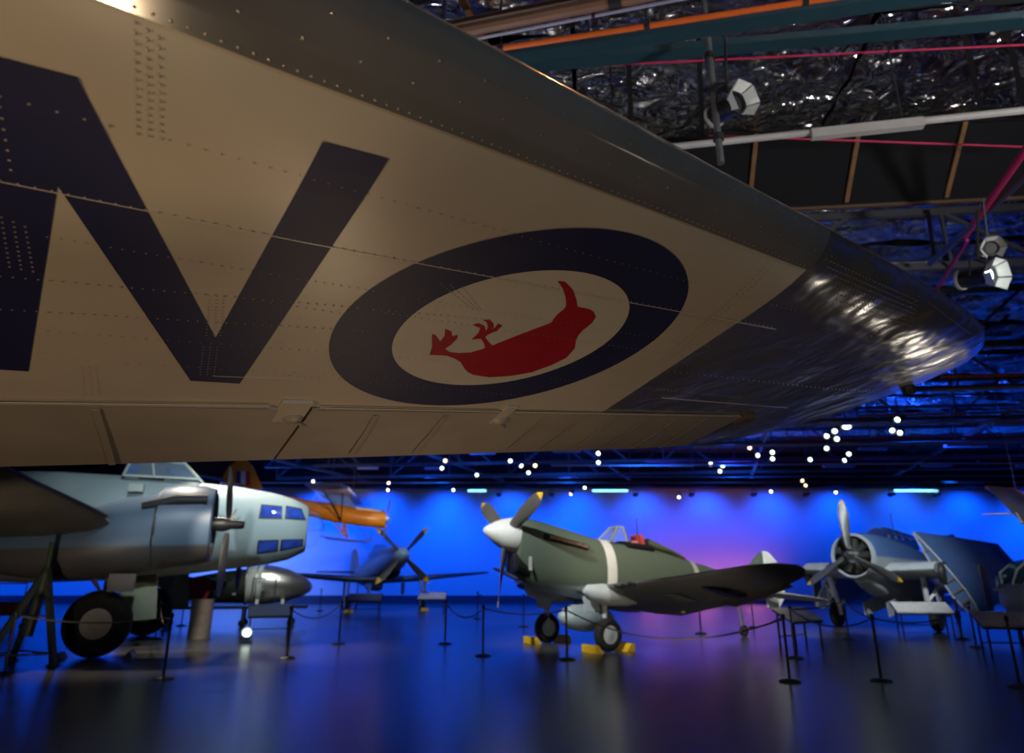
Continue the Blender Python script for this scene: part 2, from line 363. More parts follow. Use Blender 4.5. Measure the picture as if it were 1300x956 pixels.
pipe(on_z(700, 86, 8.2), on_z(1340, 55, 8.2), .014, mrd, 'red_cable', 'thin red cable strung across the foil above the near spotlight', 'cable')
pipe(on_z(900, 172, 7.6), on_z(1340, 188, 7.6), .014, mrd, 'red_cable', 'thin red cable along the top of the timber battens', 'cable')
o_ = pipe(on_z(610, 212, 6.9), on_z(1350, 135, 6.9), .045, mwh, 'lighting_bar', 'pale lighting bar across the roof beneath the foil sheets', 'lighting bar', None, 8, 4)
b = MB(); P, Q = on_z(1030, 171, 6.86), on_z(1172, 156, 6.86); b.beam(P - V(o_.location), Q - V(o_.location), .1, .12); b.build('connector_box', mwh, o_)
pipe(on_z(1225, 300, 7.0), on_z(1330, 150, 7.0), .05, mrd, 'red_pipe', 'red pipe slanting up past the twin spotlight', 'pipe', None, 8, 0)
pipe(on_z(1160, 415, 6.9), on_z(1228, 305, 7.2), .035, mat('magenta_pipe', (0.45, 0.03, 0.2), .5), 'red_pipe', 'magenta pipe slanting down behind the wing tip', 'pipe', None, 8, 0)
pipe(on_z(1180, 335, 7.0), on_z(1340, 190, 7.0), .05, mat('gunmetal', (0.12, 0.12, 0.14), .35, .6), 'lighting_bar', 'gunmetal lighting bar holding the twin spotlight', 'lighting bar', None, 8, 0)
for k, (p, q, zz, m, lab) in enumerate((((1020, 338), (1330, 332), 7.3, mwh, 'pale conduit behind the wing tip at foil height'), ((1190, 442), (1330, 437), 6.9, mwh, 'pale rail level with the end of the wing tip'),
        ((1195, 479), (1330, 474), 6.8, mor, 'orange pipe crossing under the blue lit roof'), ((1180, 496), (1330, 490), 6.7, mwh, 'slim pale rail below the orange roof pipe'),
        ((1090, 528), (1330, 522), 6.6, mbr, 'brown pipe under the blue lit roof by the lamp cluster'), ((1000, 540), (1330, 534), 6.5, mwh, 'pale rail carrying the brightest round lamp'),
        ((1000, 558), (1330, 553), 6.6, mrd, 'long red pipe behind the lamp cluster'), ((880, 567), (1330, 561), 6.4, mwh, 'pale rail beneath the long red pipe'),
        ((820, 586), (1330, 582), 6.6, mrd, 'red pipe between the lower lighting rails'), ((700, 591), (1330, 588), 6.4, mwh, 'lowest pale rail in front of the blue valance'),
        ((540, 606), (1330, 604), 6.5, mat('blue_grey_pipe', (0.16, 0.18, 0.24), .4), 'blue grey pipe along the far lighting grid'), ((330, 613), (1330, 612), 6.6, mbr, 'brown pipe running along the far end of the roof'))):
    pipe(on_z(*p, zz), on_z(*q, zz), .045, m, 'roof_pipe', lab, 'pipe', 'services under the far roof')
# acoustic baffles / strip reflectors hanging in rows, each its own thing
mbf = mat('baffle', (0.35, 0.42, 0.6), 0.5)
for (x0, x1, y) in ((398, 430, 578), (494, 527, 576), (454, 480, 594.5), (596, 629, 575), (539, 562, 594.5), (702, 737, 573), (848, 880, 591), (1045, 1085, 592), (1090, 1125, 570), (1200, 1252, 566), (1170, 1208, 591), (1260, 1300, 539), (1215, 1250, 612), (1290, 1330, 591)):
    P, Q = on_z(x0, y, 6.75), on_z(x1, y, 6.75)
    o = empty('strip_light', (P + Q) / 2, 0, 'switched-off strip light housing hung among the roof trusses', 'light', 'unlit strip lights'); off = -V(o.location)
    b = MB(); b.beam(P + off, Q + off, .22, .1); b.build('housing', mbf, o)
    for t in (.15, .85):
        c = P.lerp(Q, t) + off; b = MB(); b.tube([c, c + V((0, 0, 2.08))], .01, 5); b.build('hanger', 'dark_metal', o)
mtube = mat('tube_glow', (0.25, 0.75, 1.0), 0.5, emit=2.2)
for (x0, x1, lab) in ((594, 617, 'short lit blue-white tube light above the backdrop'), (752, 797, 'long lit blue-white tube light above the backdrop'), (1135, 1190, 'dim lit tube light above the folded-wing aircraft')):
    P, Q = on_y(x0, 623, 43.0), on_y(x1, 623, 43.0); o = empty('tube_light', (P + Q) / 2, 0, lab, 'light'); off = -V(o.location)
    b = MB(); b.tube([P + off, Q + off], .07, 8); b.build('tube', mtube, o, True)
    b = MB(); b.beam(P + off + V((0, .1, .1)), Q + off + V((0, .1, .1)), .2, .08); b.build('housing', 'dark_metal', o)
    for t in (.1, .9):
        c = P.lerp(Q, t) + off; b = MB(); b.tube([c + V((0, .1, .1)), c + V((0, .1, 8.83 - (c - off).z))], .012, 5); b.build('hanger', 'dark_metal', o)

# track spotlights --------------------------------------------------
mlens = mat('lamp_lens', (0.85, 1.0, 0.95), 0.3, emit=6); mlensw = mat('lamp_lens_warm', (1.0, 0.72, 0.4), 0.3, emit=5)
def make_spot(lens):
    o = empty('track_spotlight', (0, 0, 0)); ax = V((0, -1, 0))
    b = MB(); b.lathe([(0.0, .30), (.07, .30), (.085, .25), (.09, .02), (.125, -.02), (.125, -.10), (.105, -.10), (.09, -.03), (0.0, -.03)], (0, 0, 0), (0, 1, 0), 14); b.build('housing', 'black', o, True)
    b = MB(); b.lathe([(0.0, -.05), (.078, -.05), (.078, -.032), (0.0, -.032)], (0, 0, 0), (0, 1, 0), 14); b.build('lens', lens, o)
    b = MB(); b.tube([(.11, .1, 0), (.11, .1, .2), (-.11, .1, .2), (-.11, .1, 0)], .014, 6); b.tube([(0, .1, .2), (0, .1, 2.14)], .016, 6); b.build('bracket', 'dark_metal', o)
    return o
protos = [make_spot(mlens), make_spot(mlensw)]
used = [False, False]
SP = [(310, 579, 0), (401, 617, 0), (398, 611, 1), (493, 622, 0), (493, 613, 1), (561, 594, 0), (565, 585, 1), (576, 622, 0), (605, 603, 0), (648, 585, 0), (661, 591, 0), (671, 600, 0), (679, 591, 1), (760, 575, 0), (760, 587, 0), (725, 627, 1), (742, 619, 0),
      (862, 631, 0), (902, 589, 0), (914, 598, 0), (918, 591, 0), (951, 568, 1), (963, 578, 0), (981, 574, 0), (981, 582, 0), (1029, 583, 0), (1018, 610, 1), (1023, 616, 1), (1075, 542, 2), (1050, 553, 0), (1060, 547, 0), (1063, 557, 0), (1049, 569, 0), (1078, 576, 0), (1073, 584, 0), (1140, 532, 0), (1132, 546, 0), (1143, 549, 0), (979, 624, 0), (1061, 625, 0)]
def zone(x):
    for lim, t in ((350, 'above the bomber nose'), (520, 'above the orange aeroplane'), (590, 'above the four-bladed fighter'), (700, 'above the green fighter spinner'), (800, 'above the green fighter propeller tip'), (880, 'above the green fighter cockpit'), (1000, 'above the green fighter tail'), (1100, 'in the cluster around the brightest round lamp')):
        if x < lim: return t
    return 'beside the overhead wing tip'
for i, (px, py, k) in enumerate(SP):
    kk = 1 if k == 1 else 0
    o = protos[kk] if not used[kk] else copy_tree(protos[kk]); used[kk] = True
    p = on_z(px, py, 6.55)
    if p.y > 42.5: p = on_y(px, py, 42.5)
    o.location = p; s_ = 1.0 if k != 2 else 2.0; o.scale = (s_,) * 3
    az = math.atan2(p.x, p.y); o.rotation_euler = (0, 0, -az + R(random.uniform(-35, 35)) * (0 if k == 2 else 1)); tl = R(random.uniform(8, 30))
    if k == 2: s_ = 1.7; o.scale = (s_, s_, 1.0)
    for ch in o.children:
        if not ch.name.startswith('bracket'): ch.rotation_euler = (tl, 0, 0)
        else: ch.scale = (1, 1, (8.83 - p.z) / 2.14)
    tag(o, 'small warm glowing track spotlight ' + zone(px) if kk else ('large round spotlight, brightest in the far lighting grid' if k == 2 else 'small cool white track spotlight hung ' + zone(px)), 'spotlight', 'warm spotlights ' + zone(px) if kk else ('cool white spotlights ' + zone(px) if k != 2 else None))
for px in (633, 807, 878, 957, 1023, 1131, 700, 1188):                # unlit heads on the valance
    o = copy_tree(protos[0]); o.location = on_y(px, 628, 42.8); o.rotation_euler = (0, 0, R(180)); o.scale = (1.3, 1.3, 1.0)
    for ch in o.children: ch.rotation_euler = (0, 0, 0); ch.scale = (1, 1, (8.83 - o.location.z) / 2.14 if ch.name.startswith('bracket') else 1)
    tag(o, 'black wall-washer head turned to the blue backdrop', 'spotlight', 'wall-washer heads'); o['group'] = 'wall-washer heads'

# near spotlight on its drop pole, and the twin spotlight
mrefl = mat('reflector', (0.75, 0.76, 0.73), 0.35, 0.0, 0.1, 3)
def big_spot(loc, yaw, tilt, s_, label, lit):
    o = empty('stage_spotlight', loc, 0, label, 'spotlight'); o.rotation_euler = (R(tilt), 0, R(yaw)); o.scale = (s_,) * 3
    b = MB(); b.lathe([(0.0, .42), (.10, .42), (.12, .38), (.125, .05), (.15, 0), (.15, -.03), (.13, -.03), (.11, .03), (0.0, .03)], (0, 0, 0), (0, 1, 0), 20); b.build('housing', 'black', o, True)
    b = MB(); b.lathe([(.125, .36), (.145, .36), (.145, .40), (.125, .40)], (0, 0, 0), (0, 1, 0), 20); b.build('rear_ring', mwh, o, True)
    b = MB(); b.lathe([(0.0, .0), (.105, .0), (.105, .02), (0.0, .02)], (0, 0, 0), (0, 1, 0), 20); b.build('lens', mlens if lit else 'black', o)
    b = MB(); n = 6
    for k in range(n):
        a0, a1 = 2 * math.pi * k / n, 2 * math.pi * (k + 1) / n
        P = [(math.cos(a) * r, y, math.sin(a) * r) for r, y in ((.15, -.01), (.235, -.17)) for a in (a0 + .04, a1 - .04)]
        if k == 4: continue
        b2 = MB(); P2 = [tuple(V(p) * 1.0 + V((0, .006, 0))) for p in P]
        b2.add(P + P2, [(0, 1, 3, 2), (4, 6, 7, 5), (0, 2, 6, 4), (1, 5, 7, 3), (2, 3, 7, 6), (0, 4, 5, 1)]); b2.build('barn_door', mrefl, o)
    b = MB(); b.tube([(0, .15, .24), (0, .15, 1.0)], .02, 6); b.build('stem', 'dark_metal', o)
    b = MB(); b.tube([(.17, .15, 0), (.17, .15, .24), (-.17, .15, .24), (-.17, .15, 0)], .016, 6); b.build('yoke', 'dark_metal', o)
    return o
big_spot(on_y(934, 131, 7.0), 28, 6, 0.95, 'black spotlight with bright barn doors clamped to the drop pole', False)
o = empty('drop_pole', on_y(906, 120, 7.15), 0, 'steel drop pole hanging from the roof beside the black spotlight', 'pole')
b = MB(); b.tube([(0, 0, -.95), (0, 0, 1.6)], .042, 10); b.build('pole', mat('pole_steel', (0.2, 0.2, 0.22), .4, .6), o, True)
for z in (.05, .55, -.6): b = MB(); b.tube([(0, 0, z - .04), (0, 0, z + .04)], .065, 10); b.build('coupler', 'dark_metal', o, True)
b = MB(); b.tube([(0, -.05, .1), (.16, -.1, .1)], .02, 6); b.build('clamp_arm', 'dark_metal', o)
big_spot(on_y(1255, 350, 9.0), 25, 12, 1.0, 'lit spotlight with bright barn doors at the end of the gunmetal bar', True)
big_spot(on_y(1258, 315, 9.4), -20, 20, .75, 'smaller spotlight head mounted above the lit barn-door spotlight', False)
# long braces (black purlin hangers) over the foil
for (p, q) in (((1222, 30), (1248, 150)), ((1275, 28), (1300, 130)), ((797, 50), (802, 180)), ((887, 50), (892, 178)), ((1178, 268), (1186, 330))):
    b = MB(); P, Q = on_z(*p, 8.3), on_z(*q, 8.1); b.beam(P, Q, .07, .07); tag(b.build('roof_strut', 'black'), 'black strut hung below the foil sheets', None, 'black roof struts', 'structure')
b = MB(); b.beam(on_z(582, -12, 8.2), on_z(622, 70, 8.2), .09, .06); tag(b.build('roof_strut', mw), 'brown timber strut behind the brown sprinkler pipe', None, None, 'structure')

# ================================================================== THE WING OVERHEAD
WU = V((0.8520122874660776, 0.5129151813578212, 0.10484788380877642)); WV = V((0.4864298502437723, -0.8496500442277646, 0.20366836556821663))
WN = V((-0.19354860577780625, 0.12252680961273242, 0.973409532583775)); WT = V((0.0013616, 2.8620714, 2.57072))
WM = Matrix((WU, WV, WN)).transposed().to_4x4()
WROOT = (-8.6, 0.1)
air = empty('transport_aircraft', (0, 0, 0), 0, 'silver transport aircraft wing overhead with letter N and red bird roundel', 'aircraft')
air.matrix_world = Matrix.Translation(WT) @ WM
# a local point (u spanwise outboard, v toward leading edge, w up)
FRONT = [(-9.0, 2.66), (-1.0, 1.25), (-.71, 1.2), (-.1, 1.09), (.38, 1.0), (1.16, .865), (1.9, .725), (2.5, .605), (3.0, .49), (3.3, .395), (3.55, .27), (3.72, .13), (3.82, -.01), (3.87, -.16)]
REAR = [(-9.0, -1.56), (-1.84, -1.525), (-.83, -1.525), (2.2, -1.47), (2.6, -1.40), (2.85, -1.30), (3.1, -1.15), (3.35, -.95), (3.55, -.77), (3.7, -.56), (3.82, -.34), (3.87, -.2)]
HINGE = [(-9.0, -.78), (-1.81, -.784), (.41, -.817), (2.3, -.85), (3.0, -.86)]
BOOT = [(-9.0, 2.2), (-1.62, 1.131), (-1.215, 1.065), (-.628, .98), (.147, .862), (1.058, .718), (1.2, .70)]
def itp(T, x):
    if x <= T[0][0]: return T[0][1]
    for (a, p), (b_, q) in zip(T, T[1:]):
        if x <= b_: return p + (q - p) * (x - a) / (b_ - a)
    return T[-1][1]
LOW = [(0, 0), (.8, 0), (.86, .002), (.9, .006), (.95, .016), (.98, .030), (.994, .043), (1.0, .055)]
UPP = [(0, .006), (.2, .06), (.4, .105), (.6, .13), (.8, .135), (.9, .122), (.95, .106), (.98, .086), (.994, .068), (1.0, .055)]
def tipf(u): return max(0.0, (u - 2.4) / 1.47)
def surf(u, v, low=True):
    r, f = itp(REAR, u), itp(FRONT, u); c = max(f - r, 1e-3); s_ = min(1, max(0, (v - r) / c)); t = tipf(u)
    h = itp(LOW if low else UPP, s_) * c
    k = math.sqrt(max(0.0, 1 - t * t)); edge = .055 * 2.0 * (1 - k) * .5
    return h * (0.25 + .75 * k) + edge + (0.03 * t * t if t > 0 else 0)
def section(u, v0, s_top=None):
    """closed ring from rear limit v0 under the nose and back over the top"""
    r, f = itp(REAR, u), itp(FRONT, u); c = f - r
    s0 = (v0 - r) / c
    S = [s0 + (x - 0) * (1 - s0) for x in (0, .1, .22, .35, .48, .6, .7, .78, .85, .9, .94, .97, .985, .994, 1.0)]
    ring = [(u, r + s * c, surf(u, r + s * c)) for s in S]
    ring += [(u, r + s * c, surf(u, r + s * c, False)) for s in S[::-1][1:]]
    return ring
mcream = mat('wing_paint', (0.56, 0.50, 0.42), 0.36, 0.0, 0.06, 2.2, 0.05, 2.2)
malu = mat('wing_metal', (0.30, 0.29, 0.29), 0.15, 0.5, 0.12, 2.5, 0.06, 2.0)
mtipm = mat('tip_metal', (0.5, 0.48, 0.46), 0.22, 0.85, 0.1, 3.0, 0.85, 2.0)
mail = mat('aileron_fabric', (0.36, 0.32, 0.28), 0.5, 0.0, 0.08, 3)
mnavy = mat('navy_marking', (0.012, 0.014, 0.075), 0.55, 0, 0.1, 4)
mredm = mat('red_marking', (0.42, 0.008, 0.016), 0.4, 0, 0.06, 4)
UJ = 1.1
b = MB(); us = [-9.0 + i * .5 for i in range(15)] + [-1.5 + i * .2 for i in range(13)] + [UJ]
b.loft([section(u, itp(HINGE, u)) for u in us]); b.build('wing_panel', mcream, air, True, 40)
b = MB(); us = [UJ + .006, 1.3, 1.5, 1.7, 1.9, 2.1, 2.349]
rings = [section(u, itp(HINGE, u)) for u in us] + [section(u, itp(REAR, u) + .001) for u in (2.35, 2.5, 2.65, 2.8, 2.95, 3.1, 3.2, 3.3, 3.4, 3.5, 3.58, 3.66, 3.72, 3.77, 3.81, 3.84, 3.862, 3.869)]
b.loft(rings); b.build('wing_tip', mtipm, air, True, 40)
# metal leading edge strip (sheet 1.5 mm proud of the painted skin)
b = MB(); rings = []
for u in [-9, -7, -5, -3, -2] + [-1.6 + .15 * i for i in range(18)] + [UJ + .01]:
    r, f = itp(REAR, u), itp(FRONT, u); c = f - r; vb = itp(BOOT, u); ring = []
    for k in range(15):
        v_ = vb + (f - vb) * (k / 14) ** .7; ring.append((u, v_ + .0015 * (k / 14), surf(u, v_) - .0022 * (1 - (k / 14) ** 3)))
    for k in range(13, -1, -1):
        v_ = f - (c * .16) * (1 - (k / 14) ** .7); ring.append((u, v_ + .0015 * (k / 14), surf(u, v_, False) + .0022))
    rings.append(ring)
b.loft(rings, False, False, False); b.build('leading_edge', malu, air, True, 60)
# flap and aileron
def trailing(name, u0, u1, gap=.012):
    b = MB(); rings = []; n = max(4, int((u1 - u0) / .3))
    for i in range(n + 1):
        u = u0 + (u1 - u0) * i / n; r, h = itp(REAR, u), itp(HINGE, u) - gap; ring = []
        for k in range(7): v_ = r + (h - r) * k / 6; ring.append((u, v_, surf(u, v_) - .004 - (.008 * k / 6)))
        for k in range(6, -1, -1): v_ = r + (h - r) * k / 6; ring.append((u, v_, surf(u, v_, False) * .95 + .002))
        rings.append(ring)
    b.loft(rings); return b.build(name, mail, air, True, 30)
tr1 = trailing('flap', -9.0, -.645); ail = trailing('aileron', -.63, 2.34)
def strip(pts, wd, m, name, parent, dz=.003, th=.004):
    b = MB(); Q = [V((u, v_, surf(u, v_) - dz)) for u, v_ in pts]
    for p, q in zip(Q, Q[1:]): b.beam(p, q, wd, th)
    return b.build(name, m, parent)
mrib = mat('rib_tape', (0.34, 0.30, 0.26), 0.5)
for u in (-8.1, -7.2, -6.3, -5.4, -4.5, -3.6, -2.7, -1.5): strip([(u, -.82), (u + .05, -1.15), (u + .1, -1.5)], .03, mrib, 'rib_tape', tr1, .016)
for u in (-.3, .08, .72, .98, 1.24, 1.5, 1.76, 2.02): strip([(u, -.87), (u + .03, -1.1), (u + .06, -1.44)], .025, mrib, 'rib_tape', ail, .016)
strip([(-1.9, -.775), (-.83, -.777)], .012, mcream, 'hinge_lip', tr1, .012); strip([(-.6, -.79), (.38, -.808)], .01, mcream, 'hinge_lip', ail, .012); strip([(.48, -.815), (2.3, -.842)], .012, mcream, 'hinge_lip', ail, .012)
for u, v_ in ((-.715, -.90), (.43, -.92)):                     # hinge brackets
    b = MB(); b.box((u, v_ + .06, surf(u, v_) + .01), (.135 if u < 0 else .06, .22, .05)); bo = b.build('hinge_bracket', mcream, air)
    b = MB(); b.lathe([(0, -.035), (.03, -.03), (.05, -.015), (.055, .01), (0, .012)], (u + .02, v_ - .01, surf(u, v_)), (0, 0, 1), 16); b.build('hinge_cap', mrib, bo, True)
    b = MB(); b.tube([(u + .05, v_ - .06, -.01), (u + .1, v_ - .11, -.012)], .012, 6); b.build('drain', mrib, bo)
b = MB(); b.box((2.42, -.9, .0), (.1, .12, .05)); b.build('hinge_bracket', mat('brown_block', (0.14, 0.08, 0.05), .6), air)
# markings, laid on the skin following its curve
def decal(name, poly, m, parent, lift=.0016, holes=None):
    bm = bmesh.new(); f = bm.faces.new([bm.verts.new((u, v_, 0)) for u, v_ in poly]); f.normal_update()
    if holes:
        edges = [e for e in bm.edges]
        bm.faces.remove(f)
        hv = [bm.verts.new((u, v_, 0)) for u, v_ in holes]
        for i in range(len(hv)): edges.append(bm.edges.new((hv[i], hv[(i + 1) % len(hv)])))
        bmesh.ops.triangle_fill(bm, edges=edges, use_beauty=True)
    else: bmesh.ops.triangulate(bm, faces=[f])
    vs_ = [v.co.y for v in bm.verts]; us_ = [v.co.x for v in bm.verts]
    y = math.floor(min(vs_) * 10) / 10
    while y < max(vs_):
        bmesh.ops.bisect_plane(bm, geom=bm.verts[:] + bm.edges[:] + bm.faces[:], plane_co=(0, y, 0), plane_no=(0, 1, 0)); y += .1
    for v in bm.verts: v.co.z = surf(v.co.x, v.co.y) - lift
    bmesh.ops.recalc_face_normals(bm, faces=bm.faces)
    for f in bm.faces:
        if f.normal.z > 0: f.normal_flip()
    me = bpy.data.meshes.new(name); bm.to_mesh(me); bm.free(); me.materials.append(m)
    o = bpy.data.objects.new(name, me); col.objects.link(o); o.parent = parent; return o
def to_uv(px, py):
    d = ray(px, py); k = (WT - CP).dot(WN) / d.dot(WN); X = CP + d * k - WT; return (X.dot(WU), X.dot(WV))
na = R(-4.18); W_, H_, B_, T_ = .9067, 1.4497, .1837, .1884
un, vn = to_uv(36, 471); c_, s_ = math.cos(na), math.sin(na); un -= B_ * c_; vn -= B_ * s_
NP = [(0, 0), (B_, 0), (B_, H_ * (1 - B_ / (W_ - T_))), (W_ - T_, 0), (W_, 0), (W_, H_), (W_ - B_, H_), (W_ - B_, H_ * B_ / (W_ - T_)), (T_, H_), (0, H_)]
tag(decal('letter_n', [(un + x * c_ - y * s_, vn + x * s_ + y * c_) for x, y in NP], mnavy, air), 'large navy blue letter N')
RO, RI = .76, .76 * .671
circ = lambda r, n=96: [(r * math.cos(2 * math.pi * k / n), r * math.sin(2 * math.pi * k / n)) for k in range(n)]
ring_o = decal('roundel', circ(RO), mnavy, air, .0016, circ(RI)); tag(ring_o, 'navy blue roundel ring')
tag(decal('roundel_centre', circ(RI), mat('roundel_white', (0.66, 0.62, 0.54), .38, 0, .04, 3), ring_o, .0014), 'off-white roundel centre')
K = [(990, 95), (1045, 100), (1105, 160), (1130, 230), (1140, 290), (1200, 300), (1240, 312), (1265, 332), (1278, 365), (1250, 410), (1180, 465), (1145, 505), (1130, 540), (1120, 600), (1060, 670), (950, 725), (800, 780), (640, 808), (480, 818), (360, 800), (320, 780), (295, 755), (265, 705), (225, 680), (160, 655), (30, 650), (50, 590), (48, 495), (75, 500), (110, 550), (145, 505), (148, 455), (195, 475), (200, 510), (240, 500), (240, 525), (190, 575), (145, 605), (180, 628), (250, 637), (340, 632),
     (430, 606), (448, 596), (438, 560), (415, 528), (345, 535), (395, 488), (412, 448), (352, 425), (395, 412), (440, 432), (455, 470), (470, 442), (460, 405), (428, 388), (480, 385), (510, 415), (512, 455), (545, 415), (575, 430), (540, 468), (480, 492), (445, 515), (470, 550), (500, 580), (650, 520), (800, 462), (900, 425), (940, 410), (985, 350), (1040, 305), (1055, 280), (1052, 220), (1030, 150)]
tag(decal('bird_emblem', [to_uv(540 + x * 220 / 1300, 340 + y * 150 / 886) for x, y in K], mredm, ring_o, .0024), 'red bird silhouette lying on its back')
# rivets: tiny domes, all in one
rv = MB()
def rivet(u, v_, r=.006):
    r *= .72; z = surf(u, v_) - .0022; P = []
    for rr, h in ((1, 0), (.6, .36)):
        for k in range(6): P.append((u + math.cos(k * math.pi / 3) * r * rr, v_ + math.sin(k * math.pi / 3) * r * rr, z - h * r))
    P.append((u, v_, z - .5 * r)); F = [(k, (k + 1) % 6, 6 + (k + 1) % 6, 6 + k) for k in range(6)] + [(6 + k, 6 + (k + 1) % 6, 12) for k in range(6)]
    rv.add(P, F)
def row(p, q, pitch=.035, r=.005):
    L = math.hypot(q[0] - p[0], q[1] - p[1]); n = max(1, int(L / pitch))
    for i in range(n + 1):
        t = i / n; u, v_ = p[0] + (q[0] - p[0]) * t, p[1] + (q[1] - p[1]) * t
        if v_ > itp(REAR, u) + .02 and v_ < itp(FRONT, u) - .02: rivet(u, v_, r)
def prow(p, q, pitch=.035, r=.005): row(to_uv(*p), to_uv(*q), pitch, r)
prow((0, 122), (140, 160), .045, .006); prow((0, 228), (380, 305), .035, .005); prow((215, 178), (1010, 395), .04, .004)
prow((380, 305), (980, 415), .035, .0045); prow((60, 300), (900, 440), .03, .004); prow((0, 350), (620, 405), .03, .005); prow((0, 392), (470, 420), .03, .005); prow((480, 395), (870, 452), .03, .0045)
prow((60, 420), (600, 460), .035, .004); prow((60, 455), (500, 480), .04, .0035); prow((700, 480), (940, 505), .03, .004); prow((350, 475), (700, 505), .03, .0035); prow((320, 380), (480, 405), .03, .004)
for dx in (0, 15, 30): prow((172 + dx, 40 + dx * .6), (175 + dx, 170 + dx * .2), .022, .0055)
for dx in (0, 15, 30): prow((2 + dx, 275 + dx * .4), (12 + dx, 338 + dx * .2), .022, .0055)
for dx in (0, 9, 18): prow((266 + dx, 376), (262 + dx, 425), .022, .004); prow((258 + dx, 440), (254 + dx, 475), .022, .004); prow((104 + dx, 465), (108 + dx, 500), .025, .004)
for dx in (0, 13, 26): prow((560 + dx, 360 + dx * .12), (600 + dx * .4, 392), .02, .0045)
for dx in (0, 9): prow((1000 + dx, 318), (835 + dx, 460), .028, .0045)
prow((0, 135), (14, 215), .03, .006)
T = BOOT[1:-1]
for (u0, v0), (u1, v1) in zip(T, T[1:]): row((u0, v0 + .014), (u1, v1 + .014), .032, .0065)
for k in range(1, 22):
    u = -1.75 + k * .14; vb = itp(BOOT, u); rivet(u, vb + .09, .006); rivet(u + .05, vb + .15, .006)
for q in range(7):                                               # rows of holes and rivets on the tip
    prow((1055 + q * 1.5, 342 + q * 7), (1170 - q * 2, 392 + q * 4), .035, .006)
prow((1180, 385), (1100, 430), .03, .007); prow((1120, 365), (1085, 405), .03, .006); prow((1040, 292), (1215, 390), .035, .005); prow((1185, 395), (1235, 430), .03, .005)
prow((880, 300), (1020, 350), .03, .004); prow((840, 470), (1110, 500), .05, .005)
tag(rv.build('rivets', mat('rivet_metal', (0.55, 0.5, 0.42), 0.3, 0.7), air, True), None, None, None, 'stuff')
# lapped skin seams
for p, q in (((0, 230), (385, 307)), ((385, 307), (985, 418)), ((270, 477), (375, 481)), ((840, 505), (1000, 518))):
    strip([to_uv(*p), to_uv((p[0] + q[0]) / 2, (p[1] + q[1]) / 2), to_uv(*q)], .004, mcream, 'skin_seam', air, .0008, .003)
# tip fittings: handhold plate, lamp housing
u, v_ = 3.72, -.42
b = MB(); b.lathe([(0, -.05), (.03, -.045), (.045, -.02), (.05, .03), (0, .05)], (u, v_, surf(u, v_) - .005), (.5, -.4, -.75), 14); no = b.build('navigation_lamp', 'dark_metal', air, True)
b = MB(); b.lathe([(0, -.08), (.02, -.075), (.024, -.05)], (u, v_, surf(u, v_) - .005), (.5, -.4, -.75), 12); b.build('lamp_glass', mat('nav_red', (0.5, 0.02, 0.05), .2), no, True)
# inboard nacelle and main wheel that carry the wing (left of the picture)
un_ = -8.0
b = MB(); b.xf = Matrix.Translation((un_, 0, 0)) @ Matrix.Rotation(R(90), 4, 'Z')
b.loft([sring(x, t_, bo_, hw) for x, t_, bo_, hw in ((3.6, .75, -.45, .6), (3.5, .85, -.55, .68), (2.6, .85, -.6, .72), (1.2, .7, -.55, .62), (-.4, .4, -.35, .42), (-1.3, .12, -.05, .1))]); b.build('nacelle', malu, air, True)
wc = air.matrix_world @ V((un_, 1.2, -.3)); wl = air.matrix_world.inverted() @ V((wc.x, wc.y, .55)); axl = air.matrix_world.inverted().to_3x3() @ V((.857, .515, 0))
b = MB(); b.tube([(un_, 1.2, -.3), wl], .09, 8); b.build('gear_leg', 'steel', air, True)
wheel(air, wl, .55, .36, 'rubber', 'steel', axl)

# ================================================================== BOMBER (left)
hud = empty('twin_engine_bomber', (-8.505, 15.736, 0), R(17), 'grey-blue twin-engine bomber with glazed nose standing beside the drum', 'aircraft')
mhf = two_tone('bomber_paint', (0.36, 0.45, 0.48), (0.42, 0.45, 0.38), 1.86, 0.05, .5, .02)
mhn = two_tone('nacelle_paint', (0.11, 0.17, 0.25), (0.09, 0.08, 0.08), 2.15, 0.03, .42, .02)
molv = mat('olive_brown', (0.085, 0.075, 0.055), 0.5, 0, 0.2, 1.5)
YF = 2.85
secs = [(4.02, 3.30, 2.24, .42), (3.98, 3.38, 2.17, .5), (3.6, 3.55, 1.98, .66), (3.1, 3.68, 1.86, .76), (2.2, 3.82, 1.74, .84), (1.2, 3.9, 1.62, .88), (0, 4.0, 1.5, .9), (-2, 4.05, 1.42, .9), (-4, 4.0, 1.48, .85), (-7, 3.6, 1.75, .6), (-9.5, 3.1, 2.1, .3)]
b = MB(); b.loft(fus(secs, 32, YF)); b.build('fuselage', mhf, hud, True, 50)
b = MB(); rr = [(.50, 0), (.49, .12), (.44, .25), (.33, .36), (.18, .43), (0.0, .45)]
b.lathe([(r * 1.02, h) for r, h in rr], (4.0, YF, 2.77), (1, 0, 0), 20); do = b.build('nose_dome', glass('dome_glass', (0.4, 0.55, 0.8), .03, .1), hud, True)
for k in range(4):
    a = math.pi * k / 4; b = MB(); b.tube([(4.0 + h, YF + math.cos(a) * r * sg * 1.03, 2.77 + math.sin(a) * r * sg * 1.03) for sg in (1,) for r, h in rr], .008, 5); b.build('dome_frame', 'steel', do)
